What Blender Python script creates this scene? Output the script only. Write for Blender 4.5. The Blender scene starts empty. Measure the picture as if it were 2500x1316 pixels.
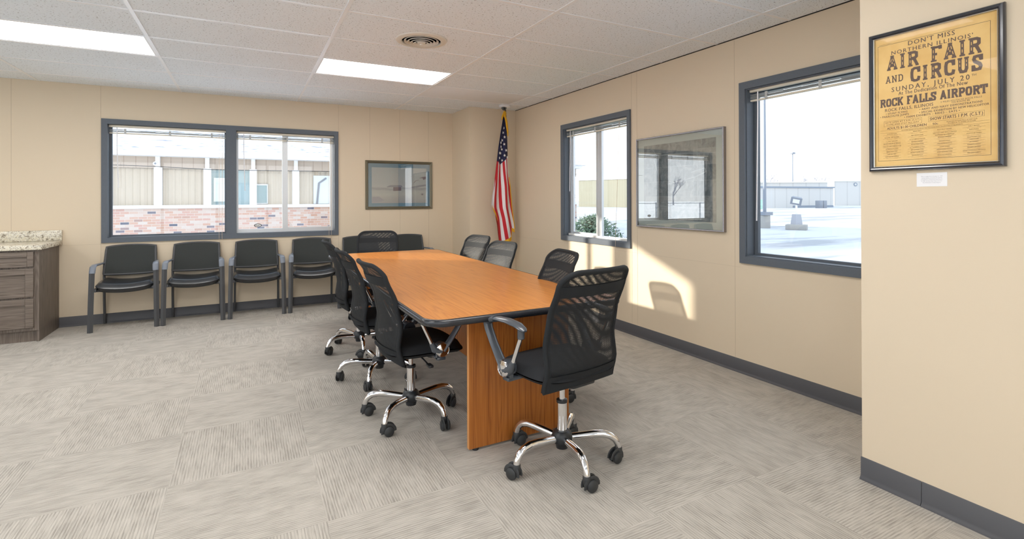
import bpy, bmesh, math, random
from mathutils import Vector, Matrix
random.seed(7)
S = bpy.context.scene
COL = S.collection
PI = math.pi
rad = math.radians

# ------------------------------------------------------------ camera, sky, sun, exposure
cam_d = bpy.data.cameras.new('camera')
cam = bpy.data.objects.new('camera', cam_d)
COL.objects.link(cam)
S.camera = cam
cam_d.sensor_width = 36.0
cam_d.lens = 1241.42 / 2500 * 36
cam_d.shift_x = (1250 - 1259.31) / 2500
cam_d.shift_y = (481.1 - 658) / 2500
cam_d.clip_start = 0.05
cam_d.clip_end = 600
yaw, pitch, roll = 0.488154, 0.002629, -0.003076
fw = Vector((math.sin(yaw) * math.cos(pitch), math.cos(yaw) * math.cos(pitch), math.sin(pitch)))
rt = Vector((math.cos(yaw), -math.sin(yaw), 0))
up = rt.cross(fw)
rt, up = rt * math.cos(roll) + up * math.sin(roll), up * math.cos(roll) - rt * math.sin(roll)
M = Matrix((rt, up, -fw)).transposed().to_4x4()
M.translation = (0, 0, 1.32)
cam.matrix_world = M

w = bpy.data.worlds.new('winter_sky')
S.world = w
w.use_nodes = True
wn = w.node_tree
bg = wn.nodes['Background']
tcw = wn.nodes.new('ShaderNodeTexCoord')
sepw = wn.nodes.new('ShaderNodeSeparateXYZ')
rampw = wn.nodes.new('ShaderNodeValToRGB')
wn.links.new(tcw.outputs['Generated'], sepw.inputs[0])
wn.links.new(sepw.outputs['Z'], rampw.inputs[0])
rampw.color_ramp.elements[0].position = 0.0
rampw.color_ramp.elements[0].color = (0.93, 0.97, 1.0, 1)
rampw.color_ramp.elements[1].position = 0.6
rampw.color_ramp.elements[1].color = (0.72, 0.85, 1.0, 1)
wn.links.new(rampw.outputs[0], bg.inputs['Color'])
bg.inputs['Strength'].default_value = 1.65

sun_d = bpy.data.lights.new('sun', 'SUN')
sun = bpy.data.objects.new('sun', sun_d)
COL.objects.link(sun)
sun_d.energy = 5.5
sun_d.angle = rad(1.0)
sun_d.color = (1.0, 0.93, 0.80)
sun.rotation_euler = Vector((1, -0.85, -0.32)).to_track_quat('-Z', 'Y').to_euler()
sun.location = (-8, 14, 6)

TROFFER = 9.2
S.view_settings.view_transform = 'Standard'
S.view_settings.look = 'None'
S.view_settings.exposure = 0.45
S.view_settings.gamma = 1.0
S.view_settings.use_curve_mapping = False
S.cycles.max_bounces = 10
S.cycles.diffuse_bounces = 5
S.cycles.glossy_bounces = 4
S.cycles.transparent_max_bounces = 24
S.cycles.caustics_reflective = False
S.cycles.caustics_refractive = False
S.cycles.sample_clamp_indirect = 6.0

# ------------------------------------------------------------ materials
def lin(r, g, b):
    f = lambda c: (c / 255 / 12.92) if c / 255 <= 0.04045 else ((c / 255 + 0.055) / 1.055) ** 2.4
    return (f(r), f(g), f(b), 1)

def mat(name, col, rough=0.5, metal=0.0, spec=0.5, coat=0.0, sheen=0.0):
    m = bpy.data.materials.new(name)
    m.use_nodes = True
    b = m.node_tree.nodes['Principled BSDF']
    b.inputs['Base Color'].default_value = col if len(col) == 4 else (*col, 1)
    b.inputs['Roughness'].default_value = rough
    b.inputs['Metallic'].default_value = metal
    b.inputs['Specular IOR Level'].default_value = spec
    b.inputs['Coat Weight'].default_value = coat
    b.inputs['Coat Roughness'].default_value = 0.15
    b.inputs['Sheen Weight'].default_value = sheen
    return m

class N:
    """short node builder"""
    def __init__(s, m):
        s.t = m.node_tree; s.b = s.t.nodes['Principled BSDF']
    def n(s, kind, **kw):
        x = s.t.nodes.new('ShaderNode' + kind)
        for k, v in kw.items():
            setattr(x, k, v)
        return x
    def l(s, a, b):
        s.t.links.new(a, b)
    def coord(s, kind='Object'):
        return s.n('TexCoord').outputs[kind]
    def mapping(s, src, scale=(1, 1, 1), rot=(0, 0, 0), loc=(0, 0, 0)):
        x = s.n('Mapping')
        x.inputs['Scale'].default_value = scale
        x.inputs['Rotation'].default_value = rot
        x.inputs['Location'].default_value = loc
        s.l(src, x.inputs['Vector'])
        return x.outputs[0]
    def noise(s, src, scale, detail=3, rough=0.5, dist=0.0):
        x = s.n('TexNoise')
        x.inputs['Scale'].default_value = scale
        x.inputs['Detail'].default_value = detail
        x.inputs['Roughness'].default_value = rough
        x.inputs['Distortion'].default_value = dist
        s.l(src, x.inputs['Vector'])
        return x.outputs[0]
    def ramp(s, src, stops, interp='LINEAR'):
        x = s.n('ValToRGB')
        x.color_ramp.interpolation = interp
        e = x.color_ramp.elements
        while len(e) < len(stops):
            e.new(0.5)
        for i, (p, c) in enumerate(stops):
            e[i].position = p
            e[i].color = c if len(c) == 4 else (*c, 1)
        s.l(src, x.inputs[0])
        return x.outputs[0]
    def math(s, op, a, b=None, c=None):
        x = s.n('Math', operation=op)
        for i, v in enumerate((a, b, c)):
            if v is None: continue
            if isinstance(v, (int, float)): x.inputs[i].default_value = v
            else: s.l(v, x.inputs[i])
        return x.outputs[0]
    def mix(s, fac, a, b, blend='MIX'):
        x = s.n('Mix', data_type='RGBA', blend_type=blend)
        for k, v in ((0, fac), (6, a), (7, b)):
            if isinstance(v, (int, float)): x.inputs[k].default_value = v
            elif isinstance(v, tuple): x.inputs[k].default_value = v if len(v) == 4 else (*v, 1)
            else: s.l(v, x.inputs[k])
        return x.outputs[2]
    def bump(s, h, strength=0.2, dist=0.002):
        x = s.n('Bump')
        x.inputs['Strength'].default_value = strength
        x.inputs['Distance'].default_value = dist
        s.l(h, x.inputs['Height'])
        s.l(x.outputs[0], s.b.inputs['Normal'])
    def color(s, c):
        s.l(c, s.b.inputs['Base Color'])

def wall_mat():
    m = mat('vinyl_wallcovering', (0.78, 0.66, 0.47), 0.5, spec=0.3)
    q = N(m); c = q.coord()
    a = q.noise(q.mapping(c, (1, 1, 0.03)), 300, 2)
    b = q.noise(q.mapping(c, (0.05, 0.05, 1)), 260, 2)
    f = q.math('ADD', a, b)
    big = q.noise(c, 0.9, 2)
    k = q.ramp(f, [(0.35, (0.67, 0.56, 0.415)), (0.65, (0.72, 0.61, 0.46))])
    k = q.mix(q.math('MULTIPLY', big, 0.10), k, (0.70, 0.56, 0.40))
    q.color(k)
    q.bump(f, 0.08, 0.001)
    return m

def carpet_mat():
    m = mat('carpet_tile', (0.5, 0.46, 0.42), 0.95, spec=0.05)
    q = N(m); c = q.coord()
    sp = q.n('SeparateXYZ'); q.l(c, sp.inputs[0])
    x = q.math('DIVIDE', q.math('ADD', sp.outputs[0], 0.317 + 60.96), 0.6096)
    y = q.math('DIVIDE', q.math('ADD', sp.outputs[1], -2.205 + 60.96), 0.6096)
    ix = q.math('FLOOR', x); iy = q.math('FLOOR', y)
    par = q.math('MODULO', q.math('ADD', ix, iy), 2.0)
    par = q.math('GREATER_THAN', par, 0.5)
    # along / across coordinates
    al = q.math('ADD', q.math('MULTIPLY', par, sp.outputs[1]), q.math('MULTIPLY', q.math('SUBTRACT', 1.0, par), sp.outputs[0]))
    ac = q.math('ADD', q.math('MULTIPLY', par, sp.outputs[0]), q.math('MULTIPLY', q.math('SUBTRACT', 1.0, par), sp.outputs[1]))
    tid = q.math('ADD', q.math('MULTIPLY', ix, 3.7), q.math('MULTIPLY', iy, 7.3))
    cb = q.n('CombineXYZ')
    q.l(al, cb.inputs[0]); q.l(ac, cb.inputs[1]); q.l(tid, cb.inputs[2])
    streak = q.noise(q.mapping(cb.outputs[0], (11, 240, 1)), 1.0, 3, 0.6)
    blot = q.noise(q.mapping(cb.outputs[0], (7, 14, 1)), 1.0, 3)
    fine = q.noise(c, 420, 2, 0.7)
    line = q.math('SINE', q.math('MULTIPLY', ac, 2 * PI / 0.0122))
    ll = q.math('MULTIPLY', line, 0.07)
    f = q.math('ADD', q.math('MULTIPLY', streak, 0.56), q.math('MULTIPLY', blot, 0.28))
    f = q.math('ADD', f, ll)
    f = q.math('ADD', f, q.math('MULTIPLY', q.math('SUBTRACT', fine, 0.5), 0.34))
    k = q.ramp(f, [(0.27, (0.30, 0.275, 0.245)), (0.42, (0.455, 0.425, 0.378)), (0.57, (0.555, 0.52, 0.465))])
    wn_ = q.n('TexWhiteNoise', noise_dimensions='1D'); q.l(tid, wn_.inputs['W'])
    k = q.mix(q.math('MULTIPLY', wn_.outputs[0], 0.12), k, (0.37, 0.345, 0.31))
    q.color(k)
    q.bump(f, 0.22, 0.003)
    return m

def ceiling_mat():
    m = mat('acoustic_tile', (0.82, 0.82, 0.83), 0.9, spec=0.1)
    q = N(m); c = q.coord()
    n1 = q.noise(q.mapping(c, (1.0, 1.4, 1)), 84, 1.0, 0.4, 0.3)
    n2 = q.noise(c, 260, 2)
    f = q.math('ADD', n1, q.math('MULTIPLY', q.math('SUBTRACT', n2, 0.5), 0.10))
    k = q.ramp(f, [(0.285, (0.30, 0.29, 0.31)), (0.335, (0.845, 0.90, 0.965)), (0.7, (0.875, 0.93, 0.99))])
    q.color(k)
    q.bump(q.ramp(f, [(0.28, (0, 0, 0)), (0.34, (1, 1, 1))]), 0.5, 0.003)
    return m

def wood_mat(name, axis, c0, c1, c2, rough=0.3, coat=0.3, scale=1.0):
    m = mat(name, c1, rough, spec=0.4, coat=coat)
    q = N(m); c = q.coord()
    st = {'X': (0.30, 5.0, 5.0), 'Y': (5.0, 0.30, 5.0), 'Z': (5.0, 5.0, 0.30)}[axis]
    st = tuple(v * scale for v in st)
    p = q.mapping(c, st)
    warp = q.noise(p, 1.6, 2, 0.5)
    rings = q.math('FRACT', q.math('MULTIPLY', warp, 16.0))
    rings = q.math('ABSOLUTE', q.math('SUBTRACT', rings, 0.5))
    st2 = {'X': (2, 130, 130), 'Y': (130, 2, 130), 'Z': (130, 130, 2)}[axis]
    fibre = q.noise(q.mapping(c, st2), 1.0, 3, 0.6)
    f = q.math('ADD', q.math('MULTIPLY', rings, 0.40), q.math('MULTIPLY', fibre, 0.80))
    k = q.ramp(f, [(0.30, c0), (0.5, c1), (0.78, c2)])
    q.color(k)
    q.bump(fibre, 0.05, 0.001)
    return m

def granite_mat():
    m = mat('speckled_granite', (0.7, 0.66, 0.55), 0.15, spec=0.6)
    q = N(m); c = q.coord()
    a = q.noise(c, 38, 4, 0.7, 0.8)
    b = q.noise(c, 120, 3, 0.6)
    k = q.ramp(a, [(0.34, (0.16, 0.13, 0.10)), (0.43, (0.50, 0.44, 0.33)), (0.52, (0.80, 0.77, 0.67)), (0.66, (0.70, 0.62, 0.44))])
    k2 = q.ramp(b, [(0.36, (0.25, 0.22, 0.18)), (0.44, (1, 1, 1))])
    q.color(q.mix(0.75, k, k2, 'MULTIPLY'))
    return m

def fabric_mat(name, col, sc=500, rough=0.85, var=0.35, sheen=0.0):
    m = mat(name, col, rough, spec=0.25, sheen=sheen)
    q = N(m); c = q.coord()
    n = q.noise(c, sc, 2, 0.6)
    k = q.mix(q.math('MULTIPLY', n, var), (*col[:3], 1), tuple(min(1, v * 2.2 + 0.01) for v in col[:3]))
    q.color(k)
    q.bump(n, 0.25, 0.001)
    return m

def chair_mesh_mat():
    """black net: threads opaque, holes open, woven on the panel's own surface (UV in metres)"""
    m = bpy.data.materials.new('black_net')
    m.use_nodes = True
    q = N(m)
    q.b.inputs['Base Color'].default_value = (0.019, 0.0215, 0.025, 1)
    q.b.inputs['Roughness'].default_value = 0.6
    q.b.inputs['Specular IOR Level'].default_value = 0.35
    sp = q.n('SeparateXYZ'); q.l(q.coord('UV'), sp.inputs[0])
    u = q.math('SINE', q.math('MULTIPLY', sp.outputs[0], 2 * PI / 0.0046))
    v = q.math('SINE', q.math('MULTIPLY', sp.outputs[1], 2 * PI / 0.0046))
    a = q.math('MAXIMUM', q.math('GREATER_THAN', v, -0.22), q.math('GREATER_THAN', u, 0.62))
    q.l(q.math('SUBTRACT', 1.0, q.math('SUBTRACT', 1.0, a)), q.b.inputs['Alpha'])
    return m

def glass_mat(name, refl, tint=(1, 1, 1), top=0.9):
    m = bpy.data.materials.new(name)
    m.use_nodes = True
    t = m.node_tree
    for n in list(t.nodes): t.nodes.remove(n)
    o = t.nodes.new('ShaderNodeOutputMaterial')
    tr = t.nodes.new('ShaderNodeBsdfTransparent'); tr.inputs[0].default_value = (*tint, 1)
    gl = t.nodes.new('ShaderNodeBsdfGlossy'); gl.inputs['Roughness'].default_value = 0.0
    fr = t.nodes.new('ShaderNodeLayerWeight'); fr.inputs[0].default_value = 0.5
    mr = t.nodes.new('ShaderNodeMapRange')
    mr.inputs['From Min'].default_value = 0.0; mr.inputs['From Max'].default_value = 1.0
    mr.inputs['To Min'].default_value = refl; mr.inputs['To Max'].default_value = top
    pw = t.nodes.new('ShaderNodeMath'); pw.operation = 'POWER'; pw.inputs[1].default_value = 4.0
    mx = t.nodes.new('ShaderNodeMixShader')
    t.links.new(fr.outputs['Facing'], pw.inputs[0])
    t.links.new(pw.outputs[0], mr.inputs['Value'])
    t.links.new(mr.outputs[0], mx.inputs[0])
    t.links.new(tr.outputs[0], mx.inputs[1])
    t.links.new(gl.outputs[0], mx.inputs[2])
    t.links.new(mx.outputs[0], o.inputs[0])
    return m

def emit_mat(name, col, st):
    m = bpy.data.materials.new(name)
    m.use_nodes = True
    t = m.node_tree
    b = t.nodes['Principled BSDF']
    b.inputs['Base Color'].default_value = (0.9, 0.9, 0.9, 1)
    b.inputs['Emission Color'].default_value = (*col, 1)
    b.inputs['Emission Strength'].default_value = st
    return m

def brick_mat():
    m = mat('pale_mixed_brick', (0.8, 0.6, 0.5), 0.9, spec=0.1)
    q = N(m); c = q.coord()
    p = q.mapping(c, (1, 1, 1), (rad(90), 0, 0))
    bt = q.n('TexBrick')
    bt.inputs['Scale'].default_value = 1.0
    bt.inputs['Brick Width'].default_value = 0.21
    bt.inputs['Row Height'].default_value = 0.075
    bt.inputs['Mortar Size'].default_value = 0.006
    bt.inputs['Color1'].default_value = (0, 0, 0, 1)
    bt.inputs['Color2'].default_value = (1, 1, 1, 1)
    bt.inputs['Mortar'].default_value = (0.5, 0.5, 0.5, 1)
    q.l(p, bt.inputs['Vector'])
    k = q.ramp(bt.outputs[0], [(0.0, (0.09, 0.10, 0.14)), (0.05, (0.18, 0.16, 0.19)), (0.09, (0.50, 0.30, 0.22)), (0.5, (0.55, 0.48, 0.43)), (0.7, (0.52, 0.34, 0.26)), (1.0, (0.50, 0.30, 0.25))])
    q.color(k)
    return m

def siding_mat(name, c0, c1, pitch, axis=0):
    m = mat(name, c0, 0.7, spec=0.2)
    q = N(m); sp = q.n('SeparateXYZ'); q.l(q.coord(), sp.inputs[0])
    f = q.math('FRACT', q.math('DIVIDE', sp.outputs[axis], pitch))
    q.color(q.ramp(f, [(0.0, c1), (0.07, c1), (0.09, c0)]))
    return m

def snow_mat(name, c_dark, scale, thr, c_light=(0.90, 0.92, 0.96)):
    m = mat(name, (0.9, 0.92, 0.95), 0.9, spec=0.1)
    q = N(m); c = q.coord()
    n = q.noise(q.mapping(c, scale), 1.0, 5, 0.65)
    q.color(q.ramp(n, [(thr - 0.06, c_dark), (thr + 0.05, c_light)]))
    return m

MT = {}
MT['wall'] = wall_mat()
MT['seam'] = mat('wall_seam', (0.54, 0.44, 0.32), 0.6)
MT['carpet'] = carpet_mat()
MT['ceiling'] = ceiling_mat()
MT['tbar'] = mat('painted_tbar', (0.88, 0.90, 0.94), 0.30)
MT['base'] = mat('charcoal_rubber', (0.080, 0.080, 0.088), 0.45, spec=0.4)
MT['casing'] = fabric_mat('slate_painted_wood', (0.112, 0.130, 0.155), 60, 0.45, 0.10)
MT['alu'] = mat('aluminium', (0.62, 0.64, 0.66), 0.35, metal=0.6)
MT['sill'] = mat('white_vinyl', (0.80, 0.80, 0.78), 0.4)
MT['glass'] = glass_mat('window_glass', 0.04)
MT['picglass'] = glass_mat('picture_glass', 0.20, (0.95, 0.97, 0.97))
MT['posterglass'] = glass_mat('poster_glass', 0.006, (1, 1, 1), 0.4)
MT['blind'] = mat('cream_blind', (0.78, 0.72, 0.60), 0.45)
MT['slat'] = mat('blind_slat', (0.50, 0.52, 0.52), 0.45)
MT['cord'] = mat('blind_cord', (0.72, 0.58, 0.44), 0.8)
MT['wand'] = mat('clear_wand', (0.88, 0.88, 0.92), 0.2)
MT['light'] = emit_mat('fluorescent_diffuser', (1.0, 0.98, 0.95), TROFFER)
MT['white'] = mat('white_enamel', (0.82, 0.82, 0.84), 0.4)
MT['panelwhite'] = mat('smooth_white_panel', (0.86, 0.88, 0.92), 0.5)
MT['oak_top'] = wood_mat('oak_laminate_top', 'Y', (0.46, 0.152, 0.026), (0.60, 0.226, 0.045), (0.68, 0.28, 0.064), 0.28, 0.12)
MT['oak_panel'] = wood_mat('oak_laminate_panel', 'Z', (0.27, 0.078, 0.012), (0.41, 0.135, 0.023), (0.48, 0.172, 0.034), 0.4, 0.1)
MT['oak_edge'] = mat('oak_edge_tape', (0.62, 0.28, 0.09), 0.4)
MT['edge'] = mat('black_bullnose', (0.020, 0.022, 0.028), 0.22, spec=0.6)
MT['cab'] = wood_mat('grey_brown_maple', 'Z', (0.10, 0.078, 0.062), (0.165, 0.132, 0.108), (0.23, 0.19, 0.16), 0.5, 0.0, 1.6)
MT['cabh'] = wood_mat('grey_brown_maple_rail', 'X', (0.10, 0.078, 0.062), (0.165, 0.132, 0.108), (0.23, 0.19, 0.16), 0.5, 0.0, 1.6)
MT['granite'] = granite_mat()
MT['chrome'] = mat('chrome', (0.80, 0.80, 0.82), 0.06, metal=1.0)
MT['plastic'] = mat('black_plastic', (0.018, 0.020, 0.024), 0.38, spec=0.5)
MT['armplastic'] = mat('grey_black_armrest', (0.060, 0.070, 0.085), 0.25, spec=0.7)
MT['rubber'] = mat('caster_rubber', (0.030, 0.032, 0.034), 0.5)
MT['seatfab'] = fabric_mat('black_seat_fabric', (0.013, 0.014, 0.016), 900, 0.9, 0.5)
MT['backfab'] = fabric_mat('black_back_fabric', (0.011, 0.0125, 0.0145), 900, 0.75, 0.6)
MT['net'] = chair_mesh_mat()
MT['gleather'] = mat('black_vinyl_seat', (0.022, 0.025, 0.030), 0.28, spec=0.8)
MT['gmesh'] = fabric_mat('dark_grey_net_back', (0.030, 0.033, 0.032), 700, 0.8, 0.7)
MT['gmetal'] = mat('charcoal_powder_coat', (0.070, 0.072, 0.077), 0.45, spec=0.45)
MT['garm'] = mat('grey_arm_cap', (0.17, 0.195, 0.24), 0.3, spec=0.7)
MT['pole'] = mat('dark_flag_pole', (0.05, 0.03, 0.02), 0.4)
MT['gold'] = fabric_mat('gold_fringe', (0.75, 0.36, 0.02), 300, 0.6, 0.3)
MT['star'] = mat('white_star', (0.85, 0.85, 0.85), 0.8)
MT['frame_green'] = mat('bronze_green_frame', (0.17, 0.15, 0.10), 0.35, metal=0.3)
MT['frame_silver'] = mat('pewter_frame', (0.30, 0.28, 0.29), 0.25, metal=0.8)
MT['frame_black'] = mat('black_lacquer_frame', (0.012, 0.016, 0.030), 0.18, spec=0.7, coat=0.5)
MT['silverlip'] = mat('silver_lip', (0.7, 0.68, 0.62), 0.3, metal=0.9)
MT['mat_blue'] = mat('blue_mat', (0.25, 0.44, 0.60), 0.9)
MT['mat_grey'] = mat('sage_grey_mat', (0.78, 0.82, 0.76), 0.9)
MT['ink'] = mat('brown_black_ink', (0.150, 0.105, 0.085), 0.9)
MT['inkfaint'] = mat('faded_ink', (0.40, 0.24, 0.11), 0.9)
MT['card'] = mat('white_card', (0.86, 0.86, 0.88), 0.8)
MT['cardink'] = mat('grey_card_ink', (0.35, 0.35, 0.40), 0.9)
MT['black'] = mat('dark_lens', (0.01, 0.01, 0.012), 0.15)
MT['dark'] = mat('dark_void', (0.02, 0.018, 0.016), 0.9)
MT['vent'] = mat('cream_vent', (0.74, 0.70, 0.63), 0.4)
MT['brick'] = brick_mat()
MT['siding'] = siding_mat('cream_board_siding', (0.50, 0.42, 0.35), (0.40, 0.32, 0.26), 0.28)
MT['trimwhite'] = mat('white_exterior_trim', (0.80, 0.80, 0.80), 0.6)
MT['curtain'] = siding_mat('tan_drape', (0.56, 0.50, 0.42), (0.44, 0.39, 0.32), 0.17)
MT['teal'] = mat('teal_dark_pane', (0.28, 0.42, 0.46), 0.15)
MT['snowroof'] = snow_mat('snowy_shingle', (0.26, 0.29, 0.38), (2.6, 11, 11), 0.42)
MT['snow'] = snow_mat('snow_ground', (0.34, 0.355, 0.38), (0.10, 0.45, 1), 0.44, (0.54, 0.555, 0.58))
MT['bouncesnow'] = mat('bright_bounce_snow', (0.93, 0.945, 0.97), 0.9, spec=0.1)
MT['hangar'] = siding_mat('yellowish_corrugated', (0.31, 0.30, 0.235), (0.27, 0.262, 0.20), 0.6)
MT['bldwhite'] = siding_mat('white_metal_cladding', (0.58, 0.58, 0.57), (0.50, 0.50, 0.495), 2.4)
MT['roofblue'] = mat('blue_grey_roof_edge', (0.22, 0.27, 0.34), 0.5)
MT['concrete'] = mat('weathered_concrete', (0.36, 0.355, 0.34), 0.9)
MT['galv'] = mat('galvanised_steel', (0.24, 0.27, 0.32), 0.5, metal=0.1)
MT['pedestal'] = mat('pale_grey_pedestal', (0.36, 0.38, 0.43), 0.6)
MT['grn'] = mat('pale_green_barrel', (0.40, 0.62, 0.52), 0.5)
MT['bark'] = mat('bare_branches', (0.30, 0.31, 0.37), 0.9)
MT['leaf'] = mat('evergreen_leaf', (0.06, 0.11, 0.08), 0.8)
MT['shrubleaf'] = mat('glare_pale_shrub_leaf', (0.13, 0.20, 0.14), 0.8)  # leaf green lightened in the colour to stand for outdoor glare
MT['lawn'] = mat('shaded_lawn', (0.30, 0.42, 0.24), 0.9)
MT['cable'] = mat('black_cable', (0.03, 0.03, 0.03), 0.6)

# ------------------------------------------------------------ mesh helpers
def BM():
    return bmesh.new()

def box(bm, x0, x1, y0, y1, z0, z1, mi=0, mtx=None):
    vs = [bm.verts.new((x, y, z)) for z in (z0, z1) for y in (y0, y1) for x in (x0, x1)]
    fs = []
    for q in ((0, 2, 3, 1), (4, 5, 7, 6), (0, 1, 5, 4), (2, 6, 7, 3), (0, 4, 6, 2), (1, 3, 7, 5)):
        f = bm.faces.new([vs[i] for i in q]); f.material_index = mi; fs.append(f)
    if mtx is not None:
        for v in vs: v.co = mtx @ v.co
    return vs

def bbox(bm, x0, x1, y0, y1, z0, z1, r=0.004, seg=2, mi=0, mtx=None):
    """rounded box"""
    t = bmesh.new()
    box(t, x0, x1, y0, y1, z0, z1)
    bmesh.ops.bevel(t, geom=t.edges[:] , offset=r, segments=seg, affect='EDGES', profile=0.5)
    mp = {}
    for v in t.verts:
        mp[v] = bm.verts.new(mtx @ v.co if mtx is not None else v.co)
    for f in t.faces:
        g = bm.faces.new([mp[v] for v in f.verts]); g.material_index = mi
    t.free()

def tube(bm, pts, r, seg=10, cap=True, mi=0, flat=1.0, upv=None):
    """swept tube, r a number or a list; flat squashes the second axis"""
    pts = [Vector(p) for p in pts]
    n = len(pts)
    rs = r if isinstance(r, (list, tuple)) else [r] * n
    rings = []
    prev = None
    for i, p in enumerate(pts):
        a = pts[max(0, i - 1)]; b = pts[min(n - 1, i + 1)]
        t = (b - a).normalized()
        if prev is None:
            u = Vector(upv) if upv else (Vector((0, 0, 1)) if abs(t.z) < 0.9 else Vector((0, 1, 0)))
        else:
            u = prev
        u = (u - t * u.dot(t)).normalized()
        prev = u
        v = t.cross(u)
        ring = []
        for k in range(seg):
            a_ = 2 * PI * k / seg
            ring.append(bm.verts.new(p + (v * math.cos(a_) + u * math.sin(a_) * flat) * rs[i]))
        rings.append(ring)
    for i in range(n - 1):
        for k in range(seg):
            f = bm.faces.new([rings[i][k], rings[i][(k + 1) % seg], rings[i + 1][(k + 1) % seg], rings[i + 1][k]])
            f.material_index = mi
    if cap:
        bm.faces.new(rings[0][::-1]).material_index = mi
        bm.faces.new(rings[-1]).material_index = mi

def lathe(bm, prof, seg=24, c=(0, 0, 0), axis='Z', mi=0, closed=False):
    """prof: list of (r, h)"""
    c = Vector(c)
    rings = []
    for r, h in prof:
        ring = []
        for k in range(seg):
            a = 2 * PI * k / seg
            x, y = r * math.cos(a), r * math.sin(a)
            if axis == 'Z': p = (x, y, h)
            elif axis == 'X': p = (h, x, y)
            else: p = (x, h, y)
            ring.append(bm.verts.new(c + Vector(p)))
        rings.append(ring)
    m = len(rings)
    for i in range(m - 1 if not closed else m):
        A, B = rings[i], rings[(i + 1) % m]
        for k in range(seg):
            f = bm.faces.new([A[k], A[(k + 1) % seg], B[(k + 1) % seg], B[k]])
            f.material_index = mi
    if not closed:
        if prof[0][0] > 1e-5: bm.faces.new(rings[0][::-1]).material_index = mi
        if prof[-1][0] > 1e-5: bm.faces.new(rings[-1]).material_index = mi

def grid(bm, nu, nv, fn, mi=0, uv=None):
    V = [[bm.verts.new(fn(i / nu, j / nv)) for i in range(nu + 1)] for j in range(nv + 1)]
    lay = bm.loops.layers.uv.verify() if uv else None
    for j in range(nv):
        for i in range(nu):
            f = bm.faces.new([V[j][i], V[j][i + 1], V[j + 1][i + 1], V[j + 1][i]])
            f.material_index = mi
            if uv:
                for lp, (a, b) in zip(f.loops, ((i, j), (i + 1, j), (i + 1, j + 1), (i, j + 1))):
                    lp[lay].uv = uv(a / nu, b / nv)
    return V

def prism(bm, pts, d, mi=0):
    """closed outline pts (3D, planar), extruded by vector d"""
    a = [bm.verts.new(p) for p in pts]
    b = [bm.verts.new(Vector(p) + Vector(d)) for p in pts]
    bm.faces.new(a[::-1]).material_index = mi
    bm.faces.new(b).material_index = mi
    n = len(a)
    for i in range(n):
        bm.faces.new([a[i], a[(i + 1) % n], b[(i + 1) % n], b[i]]).material_index = mi

def rrect(x0, x1, y0, y1, r, n=8):
    o = []
    for cx, cy, a0 in ((x1 - r, y1 - r, 0), (x0 + r, y1 - r, 90), (x0 + r, y0 + r, 180), (x1 - r, y0 + r, 270)):
        for k in range(n + 1):
            a = rad(a0 + 90 * k / n)
            o.append((cx + r * math.cos(a), cy + r * math.sin(a)))
    return o

def obj(name, bm, mats, parent=None, smooth=True, ang=40, loc=None):
    bmesh.ops.recalc_face_normals(bm, faces=bm.faces[:])
    me = bpy.data.meshes.new(name)
    bm.to_mesh(me); bm.free()
    for m in (mats if isinstance(mats, (list, tuple)) else [mats]):
        me.materials.append(MT[m] if isinstance(m, str) else m)
    if smooth:
        me.polygons.foreach_set('use_smooth', [True] * len(me.polygons))
        me.set_sharp_from_angle(angle=rad(ang))
    o = bpy.data.objects.new(name, me)
    COL.objects.link(o)
    if parent is not None: o.parent = parent
    if loc is not None: o.location = loc
    return o

def tag(o, label, cat, group=None, kind=None):
    o['label'] = label; o['category'] = cat
    if group: o['group'] = group
    if kind: o['kind'] = kind
    return o

def thing(name, label, cat, loc=(0, 0, 0), rz=0.0, group=None):
    o = bpy.data.objects.new(name, None)
    o.empty_display_size = 0.1
    COL.objects.link(o)
    o.location = loc; o.rotation_euler = (0, 0, rz)
    return tag(o, label, cat, group)

def struct(name, bm, mats, **k):
    o = obj(name, bm, mats, **k)
    o['kind'] = 'structure'
    return o

def struct_root(name, loc=(0, 0, 0)):
    o = bpy.data.objects.new(name, None)
    o.empty_display_size = 0.1
    COL.objects.link(o); o.location = loc
    o['kind'] = 'structure'
    return o

def kids(o):
    return [c for c in ALLC.get(o.name, [])]

def dup(root, loc, rz, label, group=None):
    def cp(o, par):
        c = o.copy(); COL.objects.link(c)
        if par is not None: c.parent = par
        for ch in list(o.children): cp(ch, c)
        return c
    r = cp(root, None)
    r.location = loc; r.rotation_euler = (0, 0, rz)
    r['label'] = label
    if group: r['group'] = group
    return r

# ------------------------------------------------------------ room shell
H = 2.536
XR, YB = 3.30, 6.86
XL, YN = -5.2, -3.2
XP, YP = 2.555, 1.351

bm = BM(); box(bm, XL - 0.1, XR + 0.14, YN - 0.1, YB + 0.14, -0.25, 0.0)
struct('floor', bm, 'carpet', smooth=False)

def wall_with_holes(bm, axis, a0, a1, z0, z1, p0, p1, holes, mi=0):
    """axis 'X': wall runs along x between a0..a1, occupies y p0..p1"""
    def put(u0, u1, w0, w1):
        if u1 - u0 < 1e-4 or w1 - w0 < 1e-4: return
        if axis == 'X': box(bm, u0, u1, p0, p1, w0, w1, mi)
        else: box(bm, p0, p1, u0, u1, w0, w1, mi)
    hs = sorted(holes)
    u = a0
    for (h0, h1, b, t) in hs:
        put(u, h0, z0, z1); put(h0, h1, z0, b); put(h0, h1, t, z1)
        u = h1
    put(u, a1, z0, z1)

WIN1 = (-1.315, 1.015, 0.905, 2.140)      # hole x0 x1 z0 z1 in the back wall
WIN2 = (3.870, 5.005, 0.880, 2.130)       # hole y0 y1 in the right wall
WIN3 = (1.460, 2.548, 0.880, 2.130)

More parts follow.
